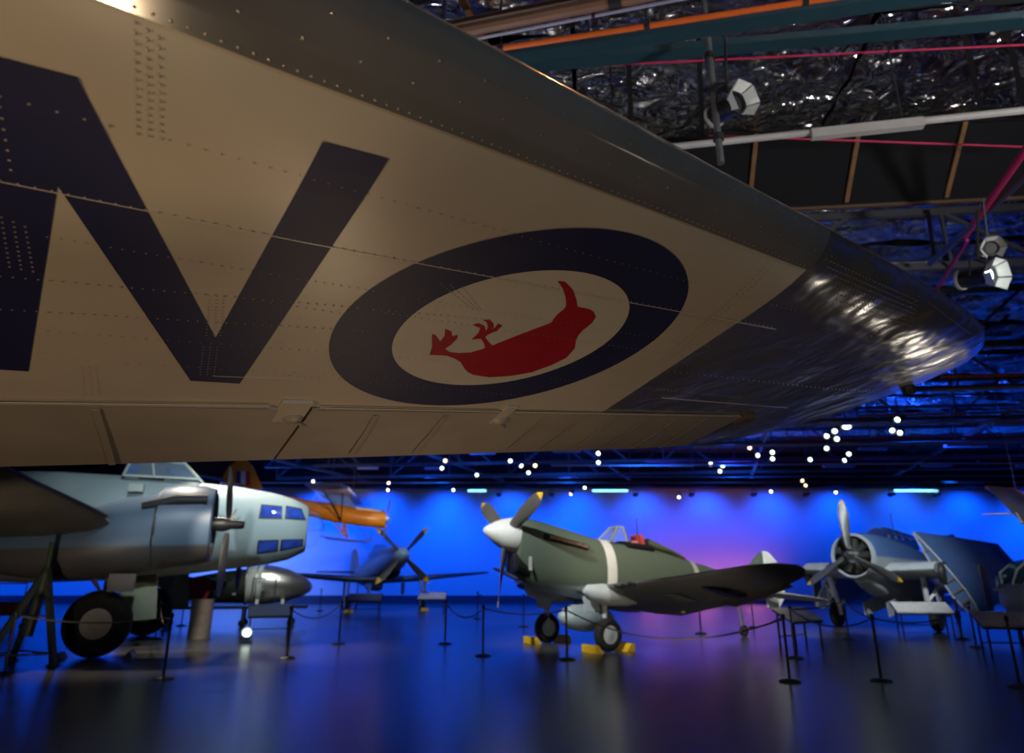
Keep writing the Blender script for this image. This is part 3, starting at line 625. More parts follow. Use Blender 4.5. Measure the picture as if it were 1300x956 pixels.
# nose side windows: frame + pane
mwin = glass('nose_glass', (0.12, 0.25, 0.75), 0.05, 0.75)
def side_y(x, z):            # y of the near fuselage skin
    for s0, s1 in zip(secs, secs[1:]):
        if s1[0] <= x <= s0[0]:
            t = (s0[0] - x) / (s0[0] - s1[0]); tp, bt, hw = (s0[i] + (s1[i] - s0[i]) * t for i in (1, 2, 3))
            q = min(1, abs(z - (tp + bt) / 2) / ((tp - bt) / 2)); return YF - hw * (1 - q ** 2.2) ** (1 / 2.2)
    return YF
def patch(c4, k, dy, m, name, parent, th=.01):
    cx, cz = sum(p[0] for p in c4) / 4, sum(p[1] for p in c4) / 4; c = [(cx + (x - cx) * k[0], cz + (z - cz) * k[1]) for x, z in c4]; nu, nv = 8, 5; P = []; F = []
    for lay in (0, th):
        for i in range(nu + 1):
            for j in range(nv + 1):
                a, d = i / nu, j / nv; q = [(1 - a) * (1 - d), a * (1 - d), a * d, (1 - a) * d]; x = sum(w_ * p[0] for w_, p in zip(q, c)); z = sum(w_ * p[1] for w_, p in zip(q, c))
                P.append((x, side_y(x, z) - dy + lay, z))
    o_ = (nu + 1) * (nv + 1)
    for i in range(nu):
        for j in range(nv):
            t = i * (nv + 1) + j; F += [(t, t + 1, t + nv + 2, t + nv + 1), (o_ + t, o_ + t + nv + 1, o_ + t + nv + 2, o_ + t + 1)]
    b = MB(); b.add(P, F); return b.build(name, m, parent, True)
def side_window(P):
    fo = patch(P, (1.14, 1.28), .010, 'dark_metal', 'window_frame', hud); patch(P, (1, 1), .022, mwin, 'pane', fo)
mwin = mat('nose_glass2', (0.03, 0.08, 0.5), 0.08, 0.0, .3, 6, coat=.6)
side_window([(2.82, 3.0), (3.33, 3.0), (3.3, 3.27), (2.84, 3.29)])
side_window([(3.45, 3.0), (3.93, 3.0), (3.80, 3.24), (3.45, 3.28)])
side_window([(2.86, 2.14), (3.3, 2.2), (3.3, 2.42), (2.86, 2.4)]); side_window([(3.42, 2.22), (3.9, 2.32), (3.9, 2.46), (3.42, 2.44)])
# cockpit: greenhouse with frames
ck = [(1.25, 3.92), (.75, 4.42), (-.35, 4.55), (-.5, 3.95)]
b = MB(); n = 4
P = [(x, YF - (.62 if z < 4.1 else .42), z) for x, z in ck] + [(x, YF + (.62 if z < 4.1 else .42), z) for x, z in ck]
b.add(P, [(0, 1, 2, 3), (4, 7, 6, 5), (0, 4, 5, 1), (1, 5, 6, 2), (2, 6, 7, 3)]); co = b.build('cockpit_glazing', 'canopy_glass', hud)
for a, c in ((0, 1), (1, 2), (2, 3), (0, 3), (4, 5), (5, 6), (0, 4), (1, 5), (2, 6)):
    b = MB(); b.beam(P[a], P[c], .05, .05); b.build('cockpit_frame', mat('frame_cream', (0.5, 0.55, 0.5), .5), co)
b = MB(); b.beam((.2, YF - .64, 3.94), (.05, YF - .46, 4.48), .04, .04); b.build('cockpit_frame', 'frame_cream', co)
b = MB(); b.box((.1, YF, 4.0), (.6, .8, .5)); b.build('cockpit_interior', 'black', co)
# near nacelle (engine axis y=0)
def nacelle(y0):
    b = MB(); ns = [(1.95, 3.34, 1.98, .66), (1.92, 3.44, 1.88, .76), (1.7, 3.5, 1.82, .8), (1.2, 3.5, 1.76, .83), (.86, 3.44, 1.7, .84)]
    b.loft(fus(ns, 28, y0), True, False, True); c = b.build('engine_cowl', mhn, hud, True, 50)
    b = MB(); b.lathe([(0, 0), (.66, 0), (.66, .03), (0, .03)], (1.72, y0, 2.66), (1, 0, 0), 24); b.build('cylinder_bank', 'black', c)
    b = MB(); b.loft(fus([(.84, 3.34, 1.72, .8), (.2, 3.2, 1.55, .78), (-.6, 2.95, 1.48, .7), (-1.6, 2.7, 1.55, .55), (-2.8, 2.4, 1.75, .3), (-3.4, 2.2, 1.95, .08)], 28, y0)); b.build('nacelle', mhn, hud, True, 50)
    b = MB(); b.lathe([(.825, 0), (.845, .0), (.845, .06), (.825, .06)], (.82, y0, 2.57), (1, 0, 0), 28); b.build('cowl_gill', 'black', c, True)
    b = MB(); b.tube([(.55, y0 - .66, 2.98), (1.2, y0 - .69, 3.12), (1.8, y0 - .64, 3.14)], [.08, .13, .13], 12); b.build('intake_duct', mat('intake_grey', (0.012, 0.013, 0.016), .6), c, True)
    b = MB(); b.lathe([(.15, -.3), (.16, -.1), (.14, 0), (.11, .08), (.1, .3), (.085, .36), (0, .37)], (2.22, y0, 2.68), (1, 0, 0), 16); b.build('spinner', 'dark_metal', hud, True)
    prop(hud, (2.24, y0, 2.68), (1, 0, .0), -165 if y0 < 1 else 40, 3, 1.72, .24, 'blade_grey', None)
nacelle(0.0); nacelle(5.7)
# wings: near one comes toward the viewer with swept dark leading edge
b = MB(); b.loft(wing([((.2, YF, 2.3), (-3.4, YF, 2.2), .5), ((.1, .0, 2.45), (-3.2, 0, 2.3), .45), ((-.05, -1.2, 2.72), (-3.0, -1.2, 2.45), .4), ((-.55, -4.2, 3.03), (-2.6, -4.2, 2.85), .26), ((-.95, -6.6, 3.35), (-2.2, -6.6, 3.2), .15), ((-1.25, -7.0, 3.38), (-2.0, -7.0, 3.28), .06)])); wo = b.build('wing', molv, hud, True)
b = MB(); b.tube([(.0, -1.15, 2.73), (-.5, -4.2, 3.04), (-.9, -6.5, 3.35)], [.05, .04, .03], 8); b.build('de_icer_strip', mat('deicer', (0.03, 0.03, 0.04), .6), wo, True)
b = MB(); b.lathe([(0, 0), (.75, 0), (.75, .006), (0, .006)], (-1.55, -4.9, 2.92), (.05, .15, -1), 24); b.build('wing_roundel', mnavy, wo)
b = MB(); b.loft(wing([((.2, YF, 2.3), (-3.4, YF, 2.2), .5), ((.1, 5.7, 2.45), (-3.2, 5.7, 2.3), .45), ((-.95, 12, 3.2), (-2.4, 12, 3.1), .15)])); b.build('wing', molv, hud, True)
# undercarriage
for y0 in (0.0, 5.7):
    wheel(hud, (-.05, y0, .65), .65, .42, 'rubber', mat('hub_grey', (0.42, 0.38, 0.36), .5), (0, 1, 0), .45)
    b = MB(); b.tube([(-.05, y0 + .3, .65), (-.05, y0 + .3, 1.7)], .07, 10); b.tube([(-.05, y0, .65), (-.05, y0 + .32, .65)], .06, 8); b.build('gear_leg', mat('gear_grey', (0.16, 0.14, 0.13), .5), hud, True)
    b = MB(); b.tube([(-.1, y0 + .28, 1.2), (-.55, y0 + .2, 1.75)], .03, 6); b.tube([(-.3, y0 - .25, 1.7), (-.12, y0 - .05, 1.33)], .03, 6); b.build('gear_brace', 'gear_grey', hud)
    b = MB(); b.box((.55, y0 + .5, 1.12), (.75, .03, .95), Matrix.Rotation(R(-6), 3, 'Y')); b.build('gear_door', mat('door_green', (0.32, 0.36, 0.26), .5), hud)
    b = MB(); b.box((.35, y0 - .42, 1.45), (.5, .03, .35)); b.build('gear_door', 'gear_grey', hud)
b = MB(); b.box((-.1, YF - .9, 3.62), (.32, .2, .18)); b.build('observation_scoop', 'frame_cream', hud)
for dx in (-.62, .66):
    b = MB(); b.add([(dx - .08, -.25, 0), (dx + .08, -.25, 0), (dx + .08, .25, 0), (dx - .08, .25, 0), (dx - .02, -.25, .12), (dx + .02, -.25, .12), (dx + .02, .25, .12), (dx - .02, .25, .12)], [(0, 3, 2, 1), (4, 5, 6, 7), (0, 1, 5, 4), (1, 2, 6, 5), (2, 3, 7, 6), (3, 0, 4, 7)])
    c = b.build('wheel_chock', 'black'); c.matrix_world = Matrix.Translation(hud.location) @ Matrix.Rotation(R(17), 4, 'Z'); tag(c, 'black wedge chock against the big bomber wheel', 'wheel chock', 'bomber wheel chocks')
# jack tripod under the near wing
jk = empty('aircraft_jack', (-9.25, 14.4, 0), 0, 'dark green tripod aircraft jack under the bomber wing', 'jack')
apex = V((.2, .1, 1.72)); feet = [V((-.25, -.55, 0)), V((.75, -.05, 0)), V((-.55, .75, 0))]; mjk = mat('jack_green', (0.05, 0.065, 0.04), .5)
for f_ in feet:
    b = MB(); b.beam(f_ + V((0, 0, .03)), apex, .1, .1); lo = b.build('leg', mjk, jk)
    b = MB(); b.lathe([(0, 0), (.12, 0), (.12, .025), (.05, .05), (0, .05)], f_, (0, 0, 1), 12); b.build('foot_plate', mjk, lo)
for a, c in ((0, 1), (1, 2), (2, 0)):
    b = MB(); b.tube([feet[a].lerp(apex, .12), feet[c].lerp(apex, .12)], .018, 6); b.build('tie_bar', mjk, jk)
    b = MB(); b.tube([feet[a].lerp(apex, .5), feet[c].lerp(apex, .5)], .016, 6); b.build('tie_bar', mjk, jk)
b = MB(); b.tube([V((.1, .05, .5)), apex + V((0, 0, -.1))], .09, 12); b.tube([apex + V((0, 0, -.12)), apex + V((0, 0, .5))], .045, 10); b.build('ram', mjk, jk, True)

# ================================================================== ORANGE HANGING AEROPLANE
au = empty('orange_aeroplane', (-9, 32, 0), R(8), 'orange high-wing ski aeroplane hung from the roof', 'aircraft')
mo = mat('aero_orange', (0.72, 0.24, 0.012), 0.35, 0, 0.06, 2)
b = MB(); b.loft(fus([(3.4, 4.28, 3.62, .3), (3.3, 4.34, 3.58, .36), (2.6, 4.42, 3.62, .42), (2.0, 4.46, 3.7, .44), (1.2, 4.62, 3.8, .45), (.2, 4.72, 4.02, .42), (-1.2, 4.98, 4.42, .3), (-2.8, 5.25, 4.85, .16), (-3.7, 5.35, 5.1, .05)], 24)); b.build('fuselage', mo, au, True)
b = MB(); b.loft(fus([(3.36, 4.30, 4.12, .2), (2.9, 4.44, 4.2, .3), (2.1, 4.5, 4.3, .36)], 16)); b.build('nose_panel', mat('silver_panel', (0.75, 0.75, 0.78), .3), au, True)
b = MB(); b.loft([[(x, y, z) for x, y, z in q] for q in ([(2.1, -.4, 4.4), (2.1, .4, 4.4), (.1, .4, 4.66), (.1, -.4, 4.66)], [(1.75, -.36, 4.92), (1.75, .36, 4.92), (.3, .36, 5.02), (.3, -.36, 5.02)])]); b.build('cabin_glazing', 'canopy_glass', au)
b = MB(); b.loft(wing([((2.0, 5.4, 5.1), (.4, 5.4, 5.15), .14), ((2.05, .4, 4.97), (.35, .4, 5.05), .22), ((2.05, -.4, 4.97), (.35, -.4, 5.05), .22), ((2.0, -4.6, 4.82), (.4, -4.6, 4.88), .2), ((1.85, -5.3, 4.8), (.6, -5.3, 4.86), .1)])); wo = b.build('wing', mat('wing_grey', (0.30, 0.29, 0.33), .45), au, True)
b = MB(); b.tube([(2.03, -.4, 4.95), (2.0, -4.6, 4.82), (1.85, -5.25, 4.8)], .06, 8); b.build('wing_leading_strip', 'silver_panel', wo, True)
for s_ in (-1, 1):
    for x1 in (1.7, .9): b = MB(); b.tube([(1.5, .42 * s_, 3.85), (x1, 2.7 * s_, 4.93)], .03, 6); b.build('wing_strut', 'dark_metal', au)
    b = MB(); b.tube([(1.6, .4 * s_, 3.8), (1.7, .85 * s_, 3.2)], .045, 6); b.tube([(1.2, .4 * s_, 3.8), (1.7, .85 * s_, 3.22)], .03, 6); b.build('ski_leg', mo, au)
    b = MB(); b.loft([[(x, .85 * s_ + dy, z + dz) for dy, dz in ((-.13, 0), (.13, 0), (.13, .04), (-.13, .04))] for x, z in ((.75, 3.16), (1.0, 3.1), (2.2, 2.98), (2.6, 2.98), (2.85, 3.1))]); b.build('ski', mat('ski_dark', (0.03, 0.04, 0.08), .5), au)
    b = MB(); b.tube([(2.7, .85 * s_, 3.03), (2.2, .4 * s_, 3.7)], .008, 5); b.build('ski_cable', 'steel', au)
b = MB(); fp = [(-2.0, 5.2), (-2.3, 5.75), (-2.55, 6.2), (-2.85, 6.48), (-3.2, 6.45), (-3.55, 6.15), (-3.75, 5.7), (-3.7, 5.15)]
b.add([(x, dy, z) for dy in (-.05, .05) for x, z in fp], [tuple(range(8)), tuple(range(8, 16))[::-1]] + [(i, (i + 1) % 8, 8 + (i + 1) % 8, 8 + i) for i in range(8)]); fo = b.build('fin', mo, au)
for k, m in enumerate((mat('flash_red', (0.5, 0.03, 0.04), .5), 'white', mat('flash_blue', (0.02, 0.03, 0.2), .5))):
    x = -2.55 - k * .2; b = MB(); b.add([(x, -.056, 5.35), (x - .2, -.056, 5.35), (x - .26, -.056, 5.95), (x - .06, -.056, 5.95)], [(0, 1, 2, 3)]); b.build('fin_flash', m, fo)
b = MB(); b.loft(wing([((-2.7, 1.5, 5.25), (-3.5, 1.5, 5.3), .06), ((-2.5, 0, 5.22), (-3.7, 0, 5.3), .1), ((-2.7, -1.5, 5.25), (-3.5, -1.5, 5.3), .06)])); b.build('tailplane', mo, au, True)
b = MB(); b.lathe([(.13, 0), (.12, .08), (.07, .18), (0, .22)], (3.4, 0, 4.0), (1, 0, -.12), 14); b.build('spinner', 'white', au, True)
prop(au, (3.46, 0, 4.0), (1, 0, -.12), 4, 2, .95, .14, mat('prop_wood', (0.3, 0.22, 0.2), .4), None)
for x, y in ((1.9, -.35), (1.9, .35), (-3.2, 0)):
    b = MB(); b.tube([(x, y, 5.0 if x > 0 else 5.3), (x, y, 8.6)], .008, 5); b.build('hanging_cable', 'steel', au)

# ================================================================== SILVER NOSE SECTION ON A TROLLEY
jt = empty('fuselage_section', (-8.2, 25, 0), R(14), 'bare silver bullet-nosed fuselage section on a dark trolley', 'fuselage')
b = MB(); b.loft(fus([(1.5, 1.27, 1.17, .05), (1.42, 1.4, 1.05, .18), (1.15, 1.58, .9, .35), (.7, 1.78, .77, .5), (.2, 1.9, .7, .58), (-.1, 1.93, .68, .6)], 28)); b.build('nose_cone', mat('bare_metal', (0.66, 0.64, 0.58), .28, .9, .05, 3), jt, True, 60)
b = MB(); b.loft(fus([(-.1, 1.9, .72, .57), (-.6, 1.86, .7, .57)], 28)); b.build('canopy_section', mat('pale_panel', (0.5, 0.52, 0.48), .45), jt, True)
for x in (-.05, -.3, -.62): b = MB(); b.loft([[(x + dx, y * k, 1.3 + (z - 1.3) * k) for (_, y, z) in sring(0, 1.93, .66, .61, 24)] for dx, k in ((0, 1), (.04, 1), (.04, .93), (0, .93))], True, False, False); b.build('frame_ring', 'alum', jt)
b = MB(); b.loft(fus([(-.62, 1.8, .72, .5), (-1.5, 1.7, .74, .5), (-2.5, 1.5, .85, .42), (-3.2, 1.4, .95, .3)], 20)); b.build('open_bay', mat('bay_dark', (0.035, 0.035, 0.03), .6), jt, True)
for k in range(10):
    x = -.75 - .17 * k; b = MB(); b.box((x, -.48, random.uniform(.9, 1.6)), (random.uniform(.06, .16), .1, random.uniform(.06, .3))); b.build('equipment_box', ('black', 'pale_panel', 'dark_metal')[k % 3], jt)
b = MB(); b.lathe([(0, 0), (.36, 0), (.36, .05), (0, .05)], (-2.0, -.52, 1.15), (0, -1, 0), 24); b.build('red_disc', mat('disc_red', (0.35, 0.01, 0.02), .5), jt)
b = MB(); b.box((-.9, 0, .6), (4.6, 1.0, .08)); b.build('trolley_deck', 'black', jt)
for x in (-2.9, -.6, .9):
    for y in (-.42, .42):
        b = MB(); b.beam((x, y, .12), (x, y, .58), .07, .07); b.build('trolley_leg', 'black', jt)
        b = MB(); b.lathe([(0, -.03), (.1, -.03), (.12, 0), (.1, .03), (0, .03)], (x, y, .12), (0, 1, 0), 14); b.build('caster', 'rubber', jt, True)
for x in (-.2, .6):
    b = MB(); b.loft([[(x + dx, y, z) for y, z in ((-.5, .64), (.5, .64), (.46, .85), (.2, .72), (-.2, .72), (-.46, .85))] for dx in (-.05, .05)]); b.build('cradle', 'pale_panel', jt)
for x in (-.35, .35): b = MB(); b.tube([(x, -.68, .64), (x, -.68, 1.55)], .012, 6); b.build('guard_post', 'dark_metal', jt)
b = MB(); b.tube([(-.35, -.68, 1.5), (.35, -.68, 1.5)], .012, 6); b.build('guard_rail', 'dark_metal', jt)

# ================================================================== BLUE-GREY FIGHTER (distant, four blades)
ms = empty('four_blade_fighter', (-5.9, 35.05, 0), R(-64), 'blue-grey fighter with four-bladed propeller in front of the backdrop', 'aircraft')
mbg = mat('fighter_grey', (0.24, 0.30, 0.36), 0.4, 0.2, .06, 2)
b = MB(); b.loft(fus([(2.15, 2.78, 2.06, .36), (1.7, 2.84, 1.85, .42), (.8, 2.84, 1.6, .46), (-.3, 2.78, 1.4, .48), (-1.2, 2.66, 1.25, .48), (-2.6, 2.5, 1.0, .44), (-3.6, 2.2, 1.05, .36), (-5.2, 1.95, 1.2, .24), (-6.6, 1.75, 1.25, .1)], 28)); b.build('fuselage', mbg, ms, True, 50)
b = MB(); b.lathe([(.37, 0), (.35, .15), (.28, .34), (.16, .52), (0, .62)], (2.15, 0, 2.42), (1, 0, .12), 24); b.build('spinner', mat('spinner_blue', (0.3, 0.45, 0.6), .35), ms, True)
prop(ms, (2.35, 0, 2.45), (1, 0, .12), 44, 4, 1.72, .3, 'blade_grey', 'yellow', 8)
b = MB(); b.loft(wing([((-.9, 5.7, 1.72), (-2.1, 5.7, 1.66), .1), ((-.2, 1.6, 1.42), (-2.3, 1.6, 1.35), .3), ((.4, 0, 1.38), (-2.5, 0, 1.28), .36), ((-.2, -1.6, 1.42), (-2.3, -1.6, 1.35), .3), ((-.9, -5.7, 1.72), (-2.1, -5.7, 1.66), .1)])); b.build('wing', mat('fighter_under', (0.11, 0.14, 0.19), .45), ms, True)
b = MB(); b.loft(fus([(-.6, 2.72, 2.5, .2), (-1.0, 3.02, 2.5, .32), (-1.7, 3.05, 2.45, .33), (-2.8, 2.6, 2.35, .2)], 18)); b.build('canopy', 'canopy_glass', ms, True)
b = MB(); fp = [(-5.2, 1.9), (-5.8, 2.7), (-6.3, 2.95), (-6.75, 2.85), (-6.9, 1.5)]
b.add([(x, dy, z) for dy in (-.06, .06) for x, z in fp], [tuple(range(5)), tuple(range(5, 10))[::-1]] + [(i, (i + 1) % 5, 5 + (i + 1) % 5, 5 + i) for i in range(5)]); b.build('fin', 'white', ms)
b = MB(); b.loft(wing([((-5.6, 2.0, 1.75), (-6.5, 2.0, 1.75), .08), ((-5.2, 0, 1.72), (-6.6, 0, 1.72), .14), ((-5.6, -2.0, 1.75), (-6.5, -2.0, 1.75), .08)])); b.build('tailplane', mbg, ms, True)
b = MB(); b.loft(fus([(1.5, 1.95, 1.7, .2), (1.35, 1.9, 1.55, .26), (.6, 1.7, 1.4, .3)], 16)); b.build('chin_intake', mat('intake_black', (0.01, 0.01, 0.012), .5), ms, True)
b = MB(); b.loft(fus([(-1.2, 1.28, 1.0, .22), (-1.5, 1.3, .85, .3), (-2.6, 1.25, .88, .3), (-3.4, 1.2, 1.1, .12)], 16)); b.build('belly_scoop', mbg, ms, True)
for y in (-1.8, 1.8):
    wheel(ms, (0, y, .34), .34, .22, 'rubber', 'steel'); b = MB(); b.tube([(0, y * .98, .34), (-.1, y * .95, 1.35)], .05, 8); b.build('gear_leg', 'steel', ms, True)
    b = MB(); b.box((-.02, y * 1.07, .85), (.42, .03, .9)); b.build('gear_door', 'pale_grey', ms)
    b = MB(); b.box((.05, y * .45, 1.0), (.5, .03, .5)); b.build('inner_gear_door', mbg, ms)
wheel(ms, (-5.3, 0, .16), .16, .1, 'rubber', 'steel'); b = MB(); b.tube([(-5.3, 0, .16), (-5.1, 0, 1.3)], .04, 6); b.build('tail_leg', 'steel', ms)
for y in (-1.8, 1.8):
    b = MB(); b.add([(.28, y - .2, 0), (.52, y - .2, 0), (.52, y + .2, 0), (.28, y + .2, 0), (.38, y - .2, .14), (.42, y - .2, .14), (.42, y + .2, .14), (.38, y + .2, .14)], [(0, 3, 2, 1), (4, 5, 6, 7), (0, 1, 5, 4), (1, 2, 6, 5), (2, 3, 7, 6), (3, 0, 4, 7)])
    c = b.build('wheel_chock', 'yellow'); c.matrix_world = Matrix.Translation(ms.location) @ Matrix.Rotation(R(-64), 4, 'Z'); tag(c, 'yellow chock at a wheel of the four-bladed fighter', 'wheel chock', 'four-bladed fighter chocks')

# ================================================================== GREEN FIGHTER (centre)
pk = empty('green_fighter', (1.501, 18.043, 0), R(210.3), 'olive green fighter with white spinner and white fuselage band', 'aircraft')
mgr = two_tone('green_paint', (0.12, 0.155, 0.115), (0.30, 0.37, 0.42), 1.34, .06, .42, .06)
FS = [(1.72, 2.83, 1.78, .40), (1.5, 2.87, 1.5, .44), (1.2, 2.86, 1.3, .47), (.7, 2.76, 1.2, .5), (0, 2.60, 1.06, .52), (-.6, 2.46, .98, .52), (-1.3, 2.37, .94, .5), (-2.4, 2.28, .9, .46), (-3.7, 1.97, .9, .35), (-5.0, 1.68, .92, .24), (-6.2, 1.45, .95, .14), (-7.1, 1.25, .98, .04)]
b = MB(); b.loft(fus(FS, 32)); b.build('fuselage', mgr, pk, True, 50)
def band(x0, x1, name, m, k=1.012, zmin=None, fs=FS, root=None, e=2.2):
    b = MB(); rings = []
    for x in (x0, (x0 + x1) / 2, x1):
        for s0, s1 in zip(fs, fs[1:]):
            if s1[0] <= x <= s0[0]:
                t = (s0[0] - x) / (s0[0] - s1[0]); q = [s0[i] + (s1[i] - s0[i]) * t for i in (1, 2, 3)]
                zc = (q[0] + q[1]) / 2; ring = sring(x, zc + (q[0] - zc) * k, zc + (q[1] - zc) * k, q[2] * k, 48)
                if zmin is not None: ring = [p for p in ring if p[2] > zmin]; ring = sorted(ring, key=lambda p: math.atan2(p[2] - zc, p[1]) % (2 * math.pi) if p[2] >= zc else (math.atan2(p[2] - zc, p[1]) + math.pi * 2.5) % (2 * math.pi) - math.pi * .5)
                rings.append(ring); break
    n = min(len(r) for r in rings); rings = [r[:n] for r in rings]
    b.loft(rings, zmin is None, False, False); return b.build(name, m, root, True)
band(-.62, -.92, 'white_band', 'white', 1.012, None, FS, pk); band(-3.62, -3.8, 'tail_band', 'grey_white', 1.015, None, FS, pk)
AX = V((1, 0, .13)).normalized()
b = MB(); b.lathe([(.40, -.02), (.385, .1), (.33, .28), (.24, .48), (.13, .66), (.05, .77), (0, .8)], (1.72, 0, 2.49), AX, 28); b.build('spinner', 'white', pk, True)
prop(pk, (1.9, 0, 2.51), AX, 180, 3, 1.64, .32, mat('blade_brown', (0.11, 0.10, 0.09), .45), 'yellow', 9)
b = MB(); b.loft(fus([(1.76, 2.1, 1.68, .3), (1.74, 2.13, 1.63, .34), (1.45, 2.0, 1.5, .36)], 18)); b.build('chin_intake', 'black', pk, True)
for y in (-.14, 0.14): b = MB(); b.beam((1.77, y, 1.72), (1.77, y, 2.08), .03, .04, (0, 1, 0)); b.build('intake_divider', 'steel', pk)
b = MB(); b.box((1.5, .43, 1.85), (.08, .02, .3)); b.build('panel', 'grey_white', pk)
for s_ in (-1, 1):                                             # exhaust stacks
    for k in range(6):
        x = 1.0 - k * .18; z = 2.44 - k * .035; b = MB(); b.beam((x, .47 * s_, z), (x - .14, .56 * s_, z - .02), .06, .07); b.build('exhaust_stub', mat('exhaust', (0.3, 0.2, 0.15), .45, .6), pk)
    b = MB(); b.box((.52, .475 * s_, 2.35), (1.25, .05, .12), Matrix.Rotation(R(-11), 3, 'Y')); b.build('exhaust_shroud', 'black', pk)
mun = mat('wing_under', (0.12, 0.12, 0.125), 0.45)
b = MB(); ws = []
for s_ in (1, -1):
    q = [((.2, .3 * s_, 1.26), (-2.3, .3 * s_, .68), .32), ((.12, 1.2 * s_, 1.32), (-2.25, 1.2 * s_, .68), .30), ((-.15, 3.2 * s_, 1.53), (-1.95, 3.2 * s_, 1.02), .2), ((-.5, 4.9 * s_, 1.76), (-1.65, 4.9 * s_, 1.42), .12), ((-.72, 5.4 * s_, 1.8), (-1.5, 5.4 * s_, 1.56), .08), ((-.98, 5.66 * s_, 1.78), (-1.25, 5.66 * s_, 1.70), .03)]
    b = MB(); b.loft(wing(q)); wo = b.build('wing', mun, pk, True)
    b = MB(); b.loft(wing([((-1.62, 3.1 * s_, 1.06), (-2.08, 3.1 * s_, .94), .05), ((-1.45, 4.95 * s_, 1.46), (-1.74, 4.95 * s_, 1.38), .04)])); b.build('aileron', mat('aileron_dark', (0.09, 0.08, 0.07), .5), wo)
    for k in range(3): b = MB(); y = (1.9 + .22 * k) * s_; b.tube([(.05, y, 1.36 + k * .025), (.28, y, 1.38 + k * .025)], .035, 8); b.build('gun_barrel', 'steel', wo, True)
    b = MB(); b.lathe([(0, 0), (.42, 0), (.42, .004), (0, .004)], (-1.05, 3.7 * s_, 1.24), (.28, -.12 * s_, -1), 24); b.build('wing_roundel', mnavy, wo)
    b = MB(); b.box((-.9, 2.6 * s_, 1.13), (.5, .5, .01), Matrix.Rotation(R(-16), 3, 'Y')); b.build('access_panel', mat('panel_grey', (0.2, 0.19, 0.18), .5), wo)
    # wheel-well fairing, undercarriage
    b = MB(); b.loft([sring(x, t_, bt, hw, 16, 2.0, 1.25 * s_) for x, t_, bt, hw in ((.62, 1.32, 1.22, .06), (.5, 1.4, 1.08, .17), (.1, 1.42, .95, .24), (-.5, 1.3, .92, .22), (-1.0, 1.15, .98, .1), (-1.25, 1.05, 1.0, .02))]); b.build('gear_fairing', 'pale_grey', pk, True)
    b = MB(); b.tube([(.05, 1.22 * s_, 1.05), (0, 1.16 * s_, .36)], [.07, .05], 10); b.build('gear_leg', 'grey_white', pk, True)
    b = MB(); b.tube([(.07, 1.18 * s_, .9), (.12, 1.14 * s_, .62), (.03, 1.15 * s_, .42)], .016, 6); b.build('torque_link', 'steel', pk)
    b = MB(); b.box((.25, 1.0 * s_, .98), (.4, .03, .35), Matrix.Rotation(R(18), 3, 'X')); b.build('gear_door', 'pale_grey', pk)
    wheel(pk, (0, 1.24 * s_, .345), .345, .24, 'rubber', 'pale_grey', (0, 1, 0), .55)
b = MB(); b.lathe([(0, -.82), (.1, -.78), (.22, -.6), (.31, -.25), (.33, .1), (.29, .4), (.19, .62), (.09, .74), (0, .78)], (-.3, 0, .64), (1, 0, .05), 24); b.build('belly_tank', mat('tank_grey', (0.36, 0.43, 0.47), .42), pk, True)
for x in (0, -.6): b = MB(); b.beam((x, 0, .9), (x, 0, 1.05), .05, .08); b.build('tank_mount', 'steel', pk)
# cockpit
b = MB(); P = [(-.92, -.3, 2.4), (-.92, .3, 2.4), (-1.3, -.27, 2.42), (-1.3, .27, 2.42), (-1.28, -.16, 2.76), (-1.28, .16, 2.76), (-1.42, -.2, 2.76), (-1.42, .2, 2.76), (-1.45, -.3, 2.4), (-1.45, .3, 2.4)]
b.add(P, [(0, 1, 5, 4), (4, 5, 7, 6), (1, 9, 7, 5), (0, 4, 6, 8)]); wo = b.build('windscreen', 'canopy_glass', pk)
for a, c in ((0, 1), (0, 4), (1, 5), (4, 5), (6, 7), (6, 8), (7, 9), (4, 6), (5, 7)): b = MB(); b.beam(P[a], P[c], .04, .04); b.build('windscreen_frame', mat('frame_green', (0.3, 0.33, 0.25), .5), wo)
b = MB(); b.loft(fus([(-1.45, 2.42, 2.2, .34), (-2.3, 2.36, 2.1, .34)], 16)); b.build('cockpit_opening', 'black', pk)
b = MB(); b.box((-2.05, 0, 2.38), (.1, .4, .42), Matrix.Rotation(R(12), 3, 'Y')); b.build('seat', mat('seat_red', (0.55, 0.07, 0.06), .6), pk)
b = MB(); b.box((-1.75, .1, 2.36), (.2, .24, .14)); b.build('instrument', mat('pink_box', (0.6, 0.25, 0.22), .5), pk)
b = MB(); b.loft(fus([(-2.3, 2.5, 2.2, .3), (-3.0, 2.26, 2.1, .26), (-3.5, 2.08, 1.95, .16)], 16)); b.build('rear_decking', mat('deck_green', (0.13, 0.15, 0.075), .5), pk, True)
b = MB(); b.tube([(-2.1, -.1, 2.3), (-2.12, -.1, 3.02)], [.03, .012], 6); b.build('aerial_mast', 'black', pk)
